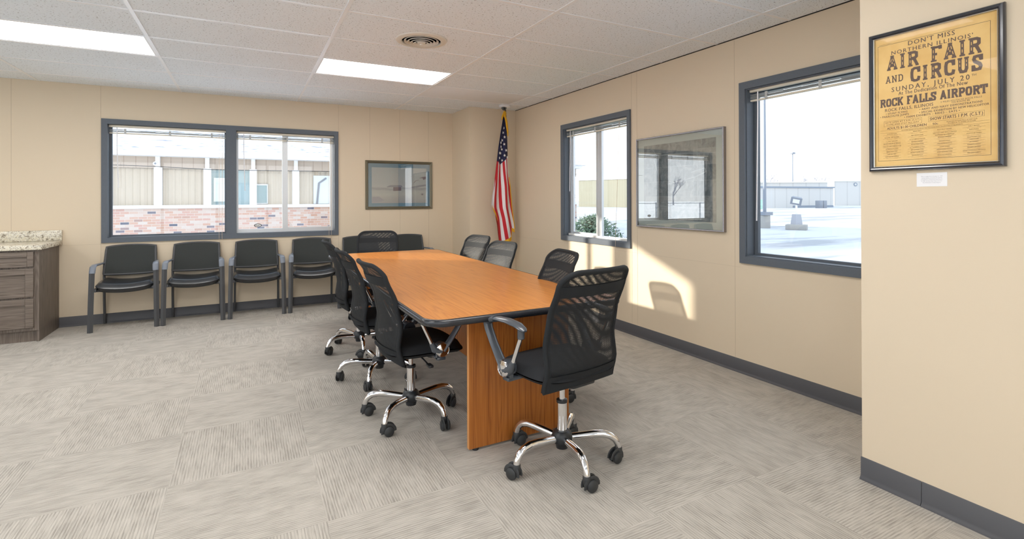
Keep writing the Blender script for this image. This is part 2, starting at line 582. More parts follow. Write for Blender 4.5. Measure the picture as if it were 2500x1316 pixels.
bm = BM()
wall_with_holes(bm, 'X', XL - 0.1, XR + 0.14, -0.3, H + 0.25, YB, YB + 0.14, [WIN1])
for x in (-2.073, -1.364, 1.056, 1.454, 1.855, 2.26):
    z0 = 0.1
    box(bm, x - 0.0015, x + 0.0015, YB - 0.0012, YB + 0.001, z0, H, 1)
for x0, x1, z in ((-1.70, -1.364, 0.845),):
    box(bm, x0, x1, YB - 0.0012, YB + 0.001, z - 0.001, z + 0.001, 1)
box(bm, -1.36, 1.05, YB - 0.0012, YB + 0.001, 0.815, 0.817, 1)
struct('wall_back', bm, ['wall', 'seam'], smooth=False)

bm = BM()
wall_with_holes(bm, 'Y', YP - 0.1, YB, -0.3, H + 0.25, XR, XR + 0.14, [WIN2, WIN3])
for y in (3.82, 3.744, 2.647):
    box(bm, XR - 0.0012, XR + 0.001, y - 0.0015, y + 0.0015, 0.1, H, 1)
box(bm, XR - 0.0012, XR + 0.001, 2.6, 6.2, 0.795, 0.797, 1)
struct('wall_right', bm, ['wall', mat('wall_seam_pale', (0.60, 0.50, 0.375), 0.6)], smooth=False)

bm = BM(); box(bm, XP, XR + 0.14, YN - 0.1, YP, -0.3, H + 0.25)
struct('wall_pier', bm, 'wall', smooth=False)
bm = BM(); box(bm, 2.612, XR - 0.001, 6.215, YB - 0.001, 0.0, H - 0.001)
struct('wall_corner', bm, 'wall', smooth=False)
ADDED_WIN4 = (-2.7, 4.6, 0.25, 2.4)
bm = BM(); wall_with_holes(bm, 'Y', YN - 0.1, YB, -0.3, H + 0.25, XL - 0.14, XL, [ADDED_WIN4])
struct('wall_left', bm, 'wall', smooth=False)
ADDED_WIN5 = (-4.7, 1.9, 0.25, 2.4)
bm = BM(); wall_with_holes(bm, 'X', XL, XP, -0.3, H + 0.25, YN - 0.14, YN, [ADDED_WIN5])
struct('wall_rear', bm, 'wall', smooth=False)

# baseboards: rubber cove base with a small toe
def cove(name, p0, p1, nrm):
    bm = BM()
    p0 = Vector(p0); p1 = Vector(p1); n = Vector(nrm)
    prof = [(0.0, 0.0), (0.016, 0.0), (0.016, 0.003), (0.010, 0.010), (0.005, 0.020), (0.004, 0.10), (0.0, 0.103)]
    prism(bm, [p0 + n * a + Vector((0, 0, b)) for a, b in prof], p1 - p0)
    struct(name, bm, 'base', ang=60)
cove('baseboard_back', (-1.705, YB, 0), (2.61, YB, 0), (0, -1, 0))
cove('baseboard_right', (XR, YP, 0), (XR, 6.21, 0), (-1, 0, 0))
cove('baseboard_pier', (XP, YP + 0.004, 0), (XP, 1.113, 0), (-1, 0, 0))
cove('baseboard_pier_near', (XP, 1.111, 0), (XP, YN, 0), (-1, 0, 0))
cove('baseboard_corner', (2.612, 6.215, 0), (XR, 6.215, 0), (0, -1, 0))
cove('baseboard_corner_side', (2.612, YB, 0), (2.612, 6.215, 0), (-1, 0, 0))

# ceiling: lay-in tiles, grid origin measured at (0.572, 3.4137)
GX, GY, TX, TY = 0.57205, 3.41366, 1.2192, 0.6096
LIGHT_CELLS = [(i, r) for r in (2, -3, -8) for i in (0, -2, -4)]
PANEL_CELL = (1, 3)
bm = BM()
for i in range(-5, 3):
    for r in range(-11, 6):
        x0, x1 = GX + TX * i, GX + TX * (i + 1)
        y0, y1 = GY + TY * r, GY + TY * (r + 1)
        x0, x1 = max(x0, XL), min(x1, XR); y0, y1 = max(y0, YN), min(y1, YB)
        if x1 - x0 < 0.01 or y1 - y0 < 0.01: continue
        if (i, r) in LIGHT_CELLS or (i, r) == PANEL_CELL: continue
        box(bm, x0 + 0.003, x1 - 0.003, y0 + 0.003, y1 - 0.003, H, H + 0.016)
ceil = struct('ceiling', bm, 'ceiling', smooth=False)
bm = BM()
for i in range(-4, 3):
    x = GX + TX * i
    box(bm, x - 0.012, x + 0.012, YN, YB, H - 0.004, H + 0.004)
for r in range(-10, 6):
    y = GY + TY * r
    box(bm, XL, XR, y - 0.012, y + 0.012, H - 0.003, H + 0.003)
obj('ceiling_grid', bm, 'tbar', ceil, smooth=False)
bm = BM(); box(bm, XL - 0.1, XR + 0.14, YN - 0.1, YB + 0.14, H + 0.22, H + 0.26)
struct('trim_1', bm, 'dark', smooth=False)          # deck above the lay-in ceiling

bm = BM(); box(bm, XR - 0.004, XR - 0.0005, YP + 0.001, 6.214, H - 0.007, H - 0.0005)
struct('shadow_gap_strip', bm, 'dark', smooth=False)          # dark strip drawn for the shade where right wall meets ceiling

# ------------------------------------------------------------ windows
def frame_ring(bm, ax, u0, u1, z0, z1, wl, wr, wb, wt, p0, p1, mi=0):
    def put(a, b, c, d):
        if ax == 'X': box(bm, a, b, p0, p1, c, d, mi)
        else: box(bm, p0, p1, a, b, c, d, mi)
    put(u0, u0 + wl, z0, z1); put(u1 - wr, u1, z0, z1)
    put(u0 + wl, u1 - wr, z0, z0 + wb); put(u0 + wl, u1 - wr, z1 - wt, z1)

# window_1 : back wall, a fixed light and a slider side by side
r = struct_root('window_1', (0, 0, 0))
bm = BM()
frame_ring(bm, 'X', -1.358, 1.053, 0.858, 2.186, 0.052, 0.050, 0.052, 0.054, YB - 0.018, YB + 0.0)
box(bm, -0.205, -0.098, YB - 0.020, YB + 0.10, 0.91, 2.132)
frame_ring(bm, 'X', -1.315, 1.015, 0.905, 2.140, 0.010, 0.010, 0.010, 0.010, YB, YB + 0.135)
obj('casing', bm, 'casing', r, smooth=False)
bm = BM()
frame_ring(bm, 'X', -1.305, -0.205, 0.915, 2.130, 0.022, 0.016, 0.018, 0.02, YB + 0.085, YB + 0.115)
obj('fixed_sash', bm, 'casing', r, smooth=False)
bm = BM()
frame_ring(bm, 'X', -0.098, 1.005, 0.915, 2.130, 0.020, 0.035, 0.045, 0.02, YB + 0.08, YB + 0.13)
box(bm, 0.400, 0.462, YB + 0.075, YB + 0.115, 0.94, 2.13)
frame_ring(bm, 'X', 0.43, 0.985, 0.945, 2.12, 0.030, 0.022, 0.022, 0.02, YB + 0.092, YB + 0.112)
obj('sliding_sash', bm, 'alu', r, smooth=False)
bm = BM(); box(bm, -1.29, -0.215, YB + 0.097, YB + 0.101, 0.925, 2.12)
obj('pane', bm, 'glass', r, smooth=False)
bm = BM(); box(bm, -0.085, 0.41, YB + 0.105, YB + 0.109, 0.95, 2.12)
obj('pane', bm, 'glass', r, smooth=False)
bm = BM(); box(bm, 0.455, 0.97, YB + 0.099, YB + 0.103, 0.96, 2.11)
obj('pane', bm, 'glass', r, smooth=False)
# oval sticker low on the slider pane, pale letters on dark
bm = BM()
prism(bm, [(0.13 + 0.042 * math.cos(2 * PI * k / 28), YB + 0.1045, 1.000 + 0.022 * math.sin(2 * PI * k / 28)) for k in range(28)], (0, -0.0006, 0), 0)
prism(bm, [(0.13 + 0.034 * math.cos(2 * PI * k / 28), YB + 0.1036, 1.000 + 0.016 * math.sin(2 * PI * k / 28)) for k in range(28)], (0, -0.0004, 0), 1)
for x, a in ((0.112, 0.9), (0.128, -0.9), (0.146, 0.9)):
    tube(bm, [(x - 0.006, YB + 0.1028, 0.995), (x, YB + 0.1028, 1.0 + 0.006 * a), (x + 0.007, YB + 0.1028, 1.004)], 0.0022, 5)
obj('oval_sticker', bm, ['black', 'trimwhite'], r, smooth=False)

# window_2 : right wall, slider
r = struct_root('window_2')
bm = BM()
frame_ring(bm, 'Y', 3.828, 5.052, 0.832, 2.180, 0.044, 0.050, 0.052, 0.054, XR - 0.018, XR)
frame_ring(bm, 'Y', 3.870, 5.005, 0.880, 2.130, 0.010, 0.010, 0.010, 0.010, XR, XR + 0.135)
obj('casing', bm, 'casing', r, smooth=False)
bm = BM()
frame_ring(bm, 'Y', 3.880, 4.995, 0.890, 2.120, 0.016, 0.030, 0.020, 0.02, XR + 0.075, XR + 0.13)
box(bm, XR + 0.072, XR + 0.100, 4.385, 4.435, 0.90, 2.12)
box(bm, XR + 0.085, XR + 0.112, 4.455, 4.50, 0.90, 2.12)
frame_ring(bm, 'Y', 4.47, 4.970, 0.912, 2.11, 0.030, 0.024, 0.018, 0.02, XR + 0.092, XR + 0.112)
obj('sliding_sash', bm, 'alu', r, smooth=False)
bm = BM(); bbox(bm, XR + 0.045, XR + 0.078, 3.885, 4.985, 0.888, 0.912, 0.004)
obj('sill', bm, 'sill', r)
bm = BM(); box(bm, XR + 0.098, XR + 0.102, 4.49, 4.95, 0.925, 2.10)
obj('pane', bm, 'glass', r, smooth=False)
bm = BM(); box(bm, XR + 0.108, XR + 0.112, 3.89, 4.44, 0.905, 2.11)
obj('pane', bm, 'glass', r, smooth=False)

# window_3 : right wall, one fixed light partly behind the pier
r = struct_root('window_3')
bm = BM()
frame_ring(bm, 'Y', 1.410, 2.594, 0.830, 2.182, 0.052, 0.050, 0.052, 0.054, XR - 0.018, XR)
frame_ring(bm, 'Y', 1.460, 2.548, 0.880, 2.130, 0.010, 0.010, 0.010, 0.010, XR, XR + 0.135)
obj('casing', bm, 'casing', r, smooth=False)
bm = BM()
frame_ring(bm, 'Y', 1.470, 2.538, 0.890, 2.120, 0.020, 0.026, 0.016, 0.02, XR + 0.085, XR + 0.115)
obj('fixed_sash', bm, 'casing', r, smooth=False)
bm = BM(); box(bm, XR + 0.097, XR + 0.101, 1.48, 2.525, 0.90, 2.11)
obj('pane', bm, 'glass', r, smooth=False)

# added_window_4, added_window_5 : unseen glazing added behind the viewer to bring in daylight
r = struct_root('added_window_4')
a, b, c_, d_ = ADDED_WIN4
bm = BM(); frame_ring(bm, 'Y', a, b, c_, d_, 0.06, 0.06, 0.06, 0.06, XL - 0.12, XL + 0.01)
for k in range(1, 5): box(bm, XL - 0.1, XL + 0.005, a + (b - a) * k / 5 - 0.03, a + (b - a) * k / 5 + 0.03, c_, d_)
obj('casing', bm, 'casing', r, smooth=False)
bm = BM(); box(bm, XL - 0.06, XL - 0.056, a + 0.05, b - 0.05, c_ + 0.05, d_ - 0.05)
obj('pane', bm, 'glass', r, smooth=False)
r = struct_root('added_window_5')
a, b, c_, d_ = ADDED_WIN5
bm = BM(); frame_ring(bm, 'X', a, b, c_, d_, 0.06, 0.06, 0.06, 0.06, YN - 0.12, YN + 0.01)
for k in range(1, 5): box(bm, a + (b - a) * k / 5 - 0.03, a + (b - a) * k / 5 + 0.03, YN - 0.1, YN + 0.005, c_, d_)
obj('casing', bm, 'casing', r, smooth=False)
bm = BM(); box(bm, a + 0.05, b - 0.05, YN - 0.06, YN - 0.056, c_ + 0.05, d_ - 0.05)
obj('pane', bm, 'glass', r, smooth=False)

# ------------------------------------------------------------ mini blinds, raised
def blind(ax, u0, u1, p, label, wand_u, cord_u, cord_bot, wand_bot):
    """ax 'X' hangs in the back wall at y=p, 'Y' in the right wall at x=p; local axis: u along"""
    t = thing('mini_blind', label, 'blind', (0, 0, 0), 0, 'raised mini blinds')
    def B(bm, a, b, d0, d1, z0, z1, rr=0.0):
        if ax == 'X': args = (a, b, p + d0, p + d1, z0, z1)
        else: args = (p + d0, p + d1, a, b, z0, z1)
        if rr: bbox(bm, *args, r=rr)
        else: box(bm, *args)
    bm = BM(); B(bm, u0, u1, -0.002, 0.028, 2.103, 2.129, 0.003)
    obj('headrail', bm, 'blind', t)
    bm = BM()
    zs = [2.082, 2.077, 2.0725, 2.068, 2.064, 2.060, 2.056]
    n = 8
    for j, z in enumerate(zs):
        bow = 0.004 if j < 3 else 0.0
        for k in range(n):
            a = u0 + 0.004 + (u1 - u0 - 0.008) * k / n; b = u0 + 0.004 + (u1 - u0 - 0.008) * (k + 1) / n
            zz = z + bow * math.sin(k * 1.9 + j)
            B(bm, a, b, 0.001, 0.026, zz, zz + 0.0012)
    obj('slat_stack', bm, 'slat', t, smooth=False)
    bm = BM(); B(bm, u0 + 0.003, u1 - 0.003, 0.002, 0.026, 2.034, 2.048, 0.003)
    obj('bottom_rail', bm, 'blind', t)
    for fr in (0.13, 0.5, 0.87):
        bm = BM(); a = u0 + (u1 - u0) * fr
        B(bm, a - 0.010, a + 0.010, -0.003, -0.0005, 2.036, 2.09)
        obj('ladder_tape', bm, 'slat', t, smooth=False)
    P = (lambda u, d, z: (u, p + d, z)) if ax == 'X' else (lambda u, d, z: (p + d, u, z))
    bm = BM(); tube(bm, [P(wand_u, -0.006, 2.10), P(wand_u, -0.008, 1.9), P(wand_u + 0.012, -0.008, wand_bot)], 0.0045, 6)
    obj('tilt_wand', bm, 'wand', t)
    for k, du in enumerate((0.0, 0.03) if cord_u is not None else ()):
        if k and ax == 'Y': continue
        bm = BM()
        tube(bm, [P(cord_u + du, -0.004, 2.10), P(cord_u + du + 0.002, -0.030, 1.4), P(cord_u + du, -0.058, 0.9), P(cord_u + du + 0.004, -0.060, cord_bot + 0.1 * k)], 0.0016, 5)
        lathe(bm, [(0.001, 0.012), (0.005, 0.0), (0.006, -0.012), (0.001, -0.014)], 8, P(cord_u + du + 0.004, -0.060, cord_bot + 0.1 * k))
        obj('pull_cord', bm, 'cord', t)
    return t
blind('X', -1.302, -0.206, YB + 0.03, 'raised cream mini blind over the single fixed pane nearest the cabinet', -1.23, -0.275, 0.43, 1.45)
blind('X', -0.096, 1.004, YB + 0.03, 'raised cream mini blind over the two-pane slider above the guest chairs', -0.02, 0.935, 0.55, 1.42)
blind('Y', 3.885, 4.990, XR + 0.025, 'raised cream mini blind in the slider window beside the flag', 4.90, 4.03, 0.42, 1.40)
blind('Y', 1.475, 2.533, XR + 0.025, 'raised cream mini blind in the fixed window beside the poster wall', 2.46, None, 0.4, 1.15)

# ------------------------------------------------------------ ceiling fixtures
def troffer(i, r, label, group=None):
    x0, x1 = GX + TX * i + 0.012, GX + TX * (i + 1) - 0.012
    y0, y1 = GY + TY * r + 0.012, GY + TY * (r + 1) - 0.012
    t = thing('ceiling_light', label, 'ceiling light', ((x0 + x1) / 2, (y0 + y1) / 2, H), 0, group or 'recessed ceiling lights')
    dx, dy = (x1 - x0) / 2, (y1 - y0) / 2
    bm = BM(); frame_ring_h(bm, dx, dy, 0.016, 0.0, 0.05)
    obj('trim_frame', bm, 'white', t, smooth=False)
    bm = BM(); box(bm, -dx + 0.016, dx - 0.016, -dy + 0.016, dy - 0.016, 0.012, 0.018)
    obj('diffuser', bm, 'light', t, smooth=False)
def frame_ring_h(bm, dx, dy, w_, z0, z1):
    box(bm, -dx, -dx + w_, -dy, dy, z0, z1); box(bm, dx - w_, dx, -dy, dy, z0, z1)
    box(bm, -dx + w_, dx - w_, -dy, -dy + w_, z0, z1); box(bm, -dx + w_, dx - w_, dy - w_, dy, z0, z1)
for (i, r_) in LIGHT_CELLS:
    if (i, r_) == (0, 2): troffer(i, r_, 'lit recessed fluorescent panel over the table, below the round vent')
    elif (i, r_) == (-2, 2): troffer(i, r_, 'lit recessed fluorescent panel over the open carpet in front of the cabinet')
    else: troffer(i, r_, 'lit recessed fluorescent panel behind the viewer', 'ceiling lights behind the viewer')
x0, x1 = GX + TX + 0.012, GX + 2 * TX - 0.012
y0, y1 = GY + TY * 3 + 0.012, GY + TY * 4 - 0.012
bm = BM(); bbox(bm, x0, x1, y0, y1, H - 0.001, H + 0.012, 0.003)
tag(obj('ceiling_panel', bm, 'panelwhite'), 'smooth plain white ceiling panel in front of the security camera', 'ceiling panel')

# round vent
t = thing('ceiling_vent', 'round cream ceiling vent with concentric rings', 'vent', (1.190, 3.775, H))
bm = BM()
lathe(bm, [(0.195, -0.001), (0.19, -0.010), (0.165, -0.018), (0.150, -0.016), (0.145, -0.004), (0.145, 0.0)], 48)
obj('outer_ring', bm, 'vent', t)
for k, (r0, zc) in enumerate(((0.122, -0.012), (0.098, -0.018), (0.074, -0.024), (0.050, -0.028))):
    bm = BM()
    lathe(bm, [(r0 - 0.006, zc + 0.011), (r0 + 0.010, zc), (r0 + 0.008, zc - 0.004), (r0 - 0.008, zc + 0.008)], 48, closed=True)
    obj('cone_ring', bm, 'vent', t)
bm = BM(); lathe(bm, [(0.034, -0.018), (0.030, -0.030), (0.012, -0.034), (0.010, -0.040), (0.0, -0.041)], 24)
obj('centre_knob', bm, 'vent', t)
bm = BM(); lathe(bm, [(0.147, -0.0015), (0.0, -0.0015)], 40)
obj('duct_throat', bm, 'dark', t, smooth=False)

# dome camera
t = thing('security_camera', 'small white dome security camera on ceiling above the flag', 'security camera', (2.985, 5.93, H - 0.004))
bm = BM(); lathe(bm, [(0.072, 0.0), (0.074, -0.014), (0.066, -0.026), (0.040, -0.034), (0.0, -0.036)], 28)
obj('housing', bm, 'white', t)
bm = BM()
bmesh.ops.create_uvsphere(bm, u_segments=16, v_segments=10, radius=0.034, matrix=Matrix.Translation((-0.018, -0.022, -0.034)))
obj('lens_ball', bm, 'armplastic', t)
bm = BM(); lathe(bm, [(0.016, -0.006), (0.017, 0.0), (0.010, 0.004), (0.0, 0.004)], 16, axis='Y')
o = obj('lens', bm, 'black', t, loc=(-0.030, -0.051, -0.044)); o.rotation_euler = (0, 0, rad(205 - 180))

# ------------------------------------------------------------ conference table
t = thing('conference_table', 'long oak conference table with black rounded edge and slab panel legs', 'table', (1.335, 3.92, 0))
X0, X1, Y0, Y1 = -0.590, 0.590, -1.640, 1.640
bm = BM()
out = rrect(X0 + 0.008, X1 - 0.008, Y0 + 0.008, Y1 - 0.008, 0.10)
prism(bm, [(x, y, 0.714) for x, y in out], (0, 0, 0.031))
obj('tabletop', bm, 'oak_top', t, smooth=False)
bm = BM()
prof = [(-0.012, 0.7095), (0.006, 0.711), (0.013, 0.7185), (0.015, 0.728), (0.013, 0.738), (0.006, 0.7445), (-0.003, 0.7462), (-0.006, 0.744)]
rings = []
n = 10
cs = []
for cx, cy, a0 in ((X1 - 0.108, Y1 - 0.108, 0), (X0 + 0.108, Y1 - 0.108, 90), (X0 + 0.108, Y0 + 0.108, 180), (X1 - 0.108, Y0 + 0.108, 270)):
    for k in range(n + 1):
        a = rad(a0 + 90 * k / n)
        cs.append((Vector((cx, cy, 0)), Vector((math.cos(a), math.sin(a), 0))))
for c, d in cs:
    rings.append([bm.verts.new(c + d * (0.100 + o_) + Vector((0, 0, z))) for o_, z in prof])
for i in range(len(rings)):
    A, B = rings[i], rings[(i + 1) % len(rings)]
    for k in range(len(prof) - 1):
        bm.faces.new([A[k], B[k], B[k + 1], A[k + 1]])
obj('edge_band', bm, 'edge', t, ang=70)
for y, nm in ((-1.452, 0), (1.43, 1)):
    bm = BM(); box(bm, -0.310, 0.310, y - 0.0125, y + 0.0125, 0.012, 0.714)
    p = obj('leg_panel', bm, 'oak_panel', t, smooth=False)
    for sx in (-1, 1):
        bm = BM(); box(bm, min(0.310 * sx, 0.3108 * sx), max(0.310 * sx, 0.3108 * sx), y - 0.0125, y + 0.0125, 0.012, 0.714)
        obj('panel_edge', bm, 'oak_edge', p, smooth=False)
    for x in (-0.27, 0.27):
        bm = BM(); lathe(bm, [(0.016, 0.0), (0.018, 0.004), (0.016, 0.012)], 12, (x, y, 0))
        obj('foot_glide', bm, 'plastic', p)
bm = BM(); box(bm, -0.0125, 0.0125, -1.43, 1.41, 0.25, 0.714)
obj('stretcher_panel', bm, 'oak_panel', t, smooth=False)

# ------------------------------------------------------------ office chairs
BACK_Z0, BACK_Z1, BW, RC = 0.405, 0.955, 0.232, 0.075
def back_y(z):
    s = (z - BACK_Z0) / (BACK_Z1 - BACK_Z0)
    pts = [(0.0, -0.165), (0.15, -0.190), (0.35, -0.175), (0.6, -0.200), (0.85, -0.255), (1.0, -0.300)]
    for (a, ya), (b, yb) in zip(pts, pts[1:]):
        if s <= b + 1e-6:
            u = (s - a) / (b - a); u = u * u * (3 - 2 * u) * 0.5 + u * 0.5
            return ya + (yb - ya) * u
    return pts[-1][1]
def back_w(z):
    wz = BW - 0.010 * max(0, (z - 0.6) / 0.35)
    zt = BACK_Z1 - RC
    if z > zt:
        wz = wz - RC + math.sqrt(max(0, RC * RC - (z - zt) ** 2))
    return wz
def back_pt(x, z, off=0.0):
    k = (x / BW) ** 2
    y = back_y(z) + 0.045 * k + off
    zz = z - 0.020 * k * (1 if z < 0.5 else 0) * (0.5 - z) / 0.1
    return Vector((x, y, zz))
def zrow(v):
    # rows crowd where the corner rounds off
    zt = BACK_Z1 - RC
    if v < 0.7: return BACK_Z0 + (zt - BACK_Z0) * v / 0.7
    a = (v - 0.7) / 0.3 * PI / 2
    return zt + RC * math.sin(a)
def panel(bm, z0, z1, inset, off, nu=14, nv=12, sc=1.0, rot=0.0, warp=0.0):
    def P(u, v):
        z = z0 + (z1 - z0) * v
        wz = max(0.01, back_w(min(z, BACK_Z1 - 0.004)) - inset)
        return back_pt((u * 2 - 1) * wz, z, off)
    def UV(u, v):
        p = P(u, v)
        a, b = p.x * sc, p.z * sc
        a += warp * (math.sin(p.z * 9.0) + 1.6 * p.x * p.x / 0.05); b += warp * (math.sin(p.x * 11.0 + 0.8) + 0.9 * math.cos(p.z * 13))
        return (a * math.cos(rot) - b * math.sin(rot) + 1, a * math.sin(rot) + b * math.cos(rot) + 1)
    grid(bm, nu, nv, P, uv=UV)

def rim_path(inset=0.0, off=0.0):
    pts = []
    zs = [zrow(k / 24) for k in range(25)]
    L = [back_pt(-(back_w(z) - inset), z - inset * (z > BACK_Z1 - RC) * (z - (BACK_Z1 - RC)) / RC, off) for z in zs]
    top = [back_pt(-(BW - 0.010 - RC) + 2 * (BW - 0.010 - RC) * k / 10, BACK_Z1 - inset, off) for k in range(1, 10)]
    R_ = [Vector((-p.x, p.y, p.z)) for p in L[::-1]]
    return L + top + R_

def make_office_chair():
    t = thing('office_chair', 'x', 'office chair', (0, 0, 0), 0, 'mesh office chairs around the table')
    # base: hub, five legs each with its caster
    bm = BM()
    lathe(bm, [(0.022, 0.070), (0.030, 0.072), (0.034, 0.095), (0.050, 0.105), (0.054, 0.130), (0.046, 0.150), (0.034, 0.160), (0.030, 0.160)], 24)
    obj('base_hub', bm, 'plastic', t)
    leg_bm = BM()
    tube(leg_bm, [(0.035, 0, 0.122), (0.10, 0, 0.130), (0.16, 0, 0.137), (0.205, 0, 0.138), (0.240, 0, 0.130), (0.264, 0, 0.113), (0.277, 0, 0.092), (0.282, 0, 0.070)],
         [0.0175, 0.0185, 0.019, 0.019, 0.0185, 0.0175, 0.0165, 0.016], 14)
    cst = BM()
    for s in (-1, 1):      # two wheels
        lathe(cst, [(0.008, s * 0.007), (0.0275, s * 0.008), (0.029, s * 0.014), (0.0275, s * 0.022), (0.020, s * 0.0265), (0.0, s * 0.028)], 18, (-0.020, 0, 0.029), axis='Y')
    # hood
    for s in (-1, 1):
        tube(cst, [(-0.020 + 0.033 * math.cos(a), s * 0.0125, 0.029 + 0.033 * math.sin(a)) for a in [rad(x) for x in range(-15, 200, 18)]], 0.0115, 8, flat=0.35)
    lathe(cst, [(0.014, 0.03), (0.019, 0.04), (0.019, 0.070), (0.016, 0.074)], 16)
    leg0 = obj('leg', leg_bm, 'chrome', t)
    c0 = obj('caster', cst, 'rubber', leg0)
    c0.location = (0.282, 0, 0)
    legs = [leg0]
    for k in range(1, 5):
        l = leg0.copy(); COL.objects.link(l); l.parent = t
        c = c0.copy(); COL.objects.link(c); c.parent = l
        legs.append(l)
    bm = BM()
    lathe(bm, [(0.0255, 0.155), (0.0255, 0.302)], 20)
    obj('gas_cylinder', bm, 'chrome', t)
    bm = BM()
    lathe(bm, [(0.0275, 0.298), (0.0280, 0.303), (0.0275, 0.312), (0.0160, 0.314)], 20)
    obj('collar', bm, 'plastic', t)
    bm = BM(); lathe(bm, [(0.0150, 0.21), (0.0150, 0.402)], 16)
    obj('piston', bm, 'chrome', t)
    # everything above rides on the lift
    bm = BM()
    bbox(bm, -0.075, 0.075, -0.16, 0.10, 0.375, 0.408, 0.010)
    lathe(bm, [(0.022, 0.335), (0.030, 0.34), (0.032, 0.372), (0.02, 0.38)], 16, (0.0, 0.13, 0))
    box(bm, -0.05, 0.05, -0.172, -0.15, 0.398, 0.44)
    obj('tilt_mechanism', bm, 'plastic', t)
    bm = BM()
    tube(bm, [(0.06, 0.02, 0.385), (0.13, 0.03, 0.372), (0.21, 0.03, 0.362)], 0.0045, 8)
    bbox(bm, 0.205, 0.262, 0.015, 0.045, 0.354, 0.370, 0.006)
    obj('height_lever', bm, 'plastic', t)
    # seat: thick, waterfall front
    bm = BM()
    def seat_pt(u, v, topf):
        x = (u * 2 - 1); y = (v * 2 - 1)
        wx = 0.245; yy = y * 0.235 + 0.045
        n_ = (abs(x) ** 4 + abs(y) ** 4) ** 0.25
        # squircle mapping
        m_ = max(abs(x), abs(y))
        k = (m_ / n_) if n_ > 1e-6 else 1
        px, py = x * k * wx, y * k * 0.235 + 0.045
        edge = max(0.0, 1 - m_ ** 6)
        drop = -0.030 * max(0, y - 0.45) ** 1.6 * 2.0
        if topf: z = 0.432 + 0.050 * edge ** 0.5 + 0.006 * (x * x) + drop
        else: z = 0.432 - 0.030 * edge ** 0.5 + drop * 0.7
        return (px, py, z)
    grid(bm, 20, 20, lambda u, v: seat_pt(u, v, True))
    grid(bm, 20, 20, lambda u, v: seat_pt(u, v, False))
    bmesh.ops.remove_doubles(bm, verts=bm.verts[:], dist=0.0004)
    obj('seat', bm, 'seatfab', t, ang=60)
    # backrest: sleeve rim, band, hem, two layers of net
    bm = BM()
    panel(bm, BACK_Z0 - 0.004, BACK_Z0 + 0.062, 0.004, -0.0115, 28, 4)
    panel(bm, BACK_Z0 - 0.004, BACK_Z0 + 0.062, 0.004, 0.0115, 28, 4)
    tube(bm, [back_pt((k / 14 - 1) * (BW - 0.004), BACK_Z0) for k in range(29)], 0.0118, 8)
    bk = obj('backrest', bm, 'backfab', t, ang=70)
    bm = BM()
    tube(bm, rim_path(0.010), 0.0125, 10)
    # flat border of the sleeve, both faces
    for off in (-0.008, 0.008):
        A = rim_path(0.006, off); B = rim_path(0.024, off)
        va = [bm.verts.new(p) for p in A]; vb = [bm.verts.new(p) for p in B]
        for i in range(len(va) - 1):
            bm.faces.new([va[i], va[i + 1], vb[i + 1], vb[i]])
    obj('sleeve_rim', bm, 'backfab', bk, ang=80)
    bm = BM()
    panel(bm, 0.826, 0.878, 0.010, -0.0095, 14, 3)
    panel(bm, 0.826, 0.878, 0.010, 0.0095, 14, 3)
    obj('support_band', bm, 'backfab', bk, ang=80)
    bm = BM()
    panel(bm, BACK_Z0 + 0.04, BACK_Z1 - 0.016, 0.016, -0.0065, 16, 24, 1.0, 0.0, 0.0)
    obj('net_panel', bm, 'net', bk, ang=80)
    bm = BM()
    panel(bm, BACK_Z0 + 0.04, BACK_Z1 - 0.016, 0.016, 0.0065, 16, 24, 1.11, 0.06, 0.0050)
    obj('net_panel', bm, 'net', bk, ang=80)
    # arms
    for s in (-1, 1):
        bm = BM()
        X = 0.292 * s
        pts = [(X, 0.085, 0.455), (X, 0.125, 0.500), (X + 0.006 * s, 0.168, 0.565), (X + 0.010 * s, 0.205, 0.630), (X + 0.010 * s, 0.212, 0.655), (X + 0.008 * s, 0.196, 0.674), (X + 0.004 * s, 0.150, 0.684)]
        tube(bm, pts, [0.028, 0.026, 0.024, 0.025, 0.027, 0.028, 0.027], 12, flat=0.55, upv=(0, -1, 0.5))
        tube(bm, [(X + 0.006 * s, 0.190, 0.679), (X + 0.002 * s, 0.13, 0.689), (X, 0.05, 0.692), (X, -0.02, 0.686), (X, -0.060, 0.674), (X, -0.075, 0.667)],
             [0.022, 0.027, 0.029, 0.028, 0.022, 0.012], 12, flat=0.42, upv=(0, 0, 1))
        lathe(bm, [(0.0, -0.042 * s), (0.038, -0.040 * s), (0.043, 0.0), (0.042, 0.012 * s)], 22, (X, 0.080, 0.462), axis='X')
        tube(bm, [(X, 0.075, 0.455), (X, 0.035, 0.470), (X, 0.018, 0.505)], [0.026, 0.022, 0.015], 10)
        lathe(bm, [(0.012, 0.0), (0.017, 0.004), (0.017, 0.045), (0.020, 0.052)], 12, (X, -0.045, 0.625))
        bbox(bm, min(X, X - 0.14 * s), max(X, X - 0.14 * s), 0.055, 0.105, 0.398, 0.418, 0.006)
        box(bm, min(X - 0.01 * s, X - 0.03 * s), max(X - 0.01 * s, X - 0.03 * s), 0.055, 0.105, 0.40, 0.46)
        arm = obj('armrest', bm, 'armplastic', t)
        bm = BM(); tube(bm, [(X, 0.019, 0.500), (X, -0.043, 0.632)], 0.0105, 12)
        obj('chrome_rod', bm, 'chrome', arm)
        bm = BM(); lathe(bm, [(0.041, 0.010 * s), (0.041, 0.015 * s), (0.038, 0.019 * s), (0.036, 0.0175 * s), (0.020, 0.0225 * s), (0.0, 0.0245 * s)], 28, (X, 0.080, 0.462), axis='X')
        obj('chrome_cap', bm, 'chrome', arm)
    return t, legs

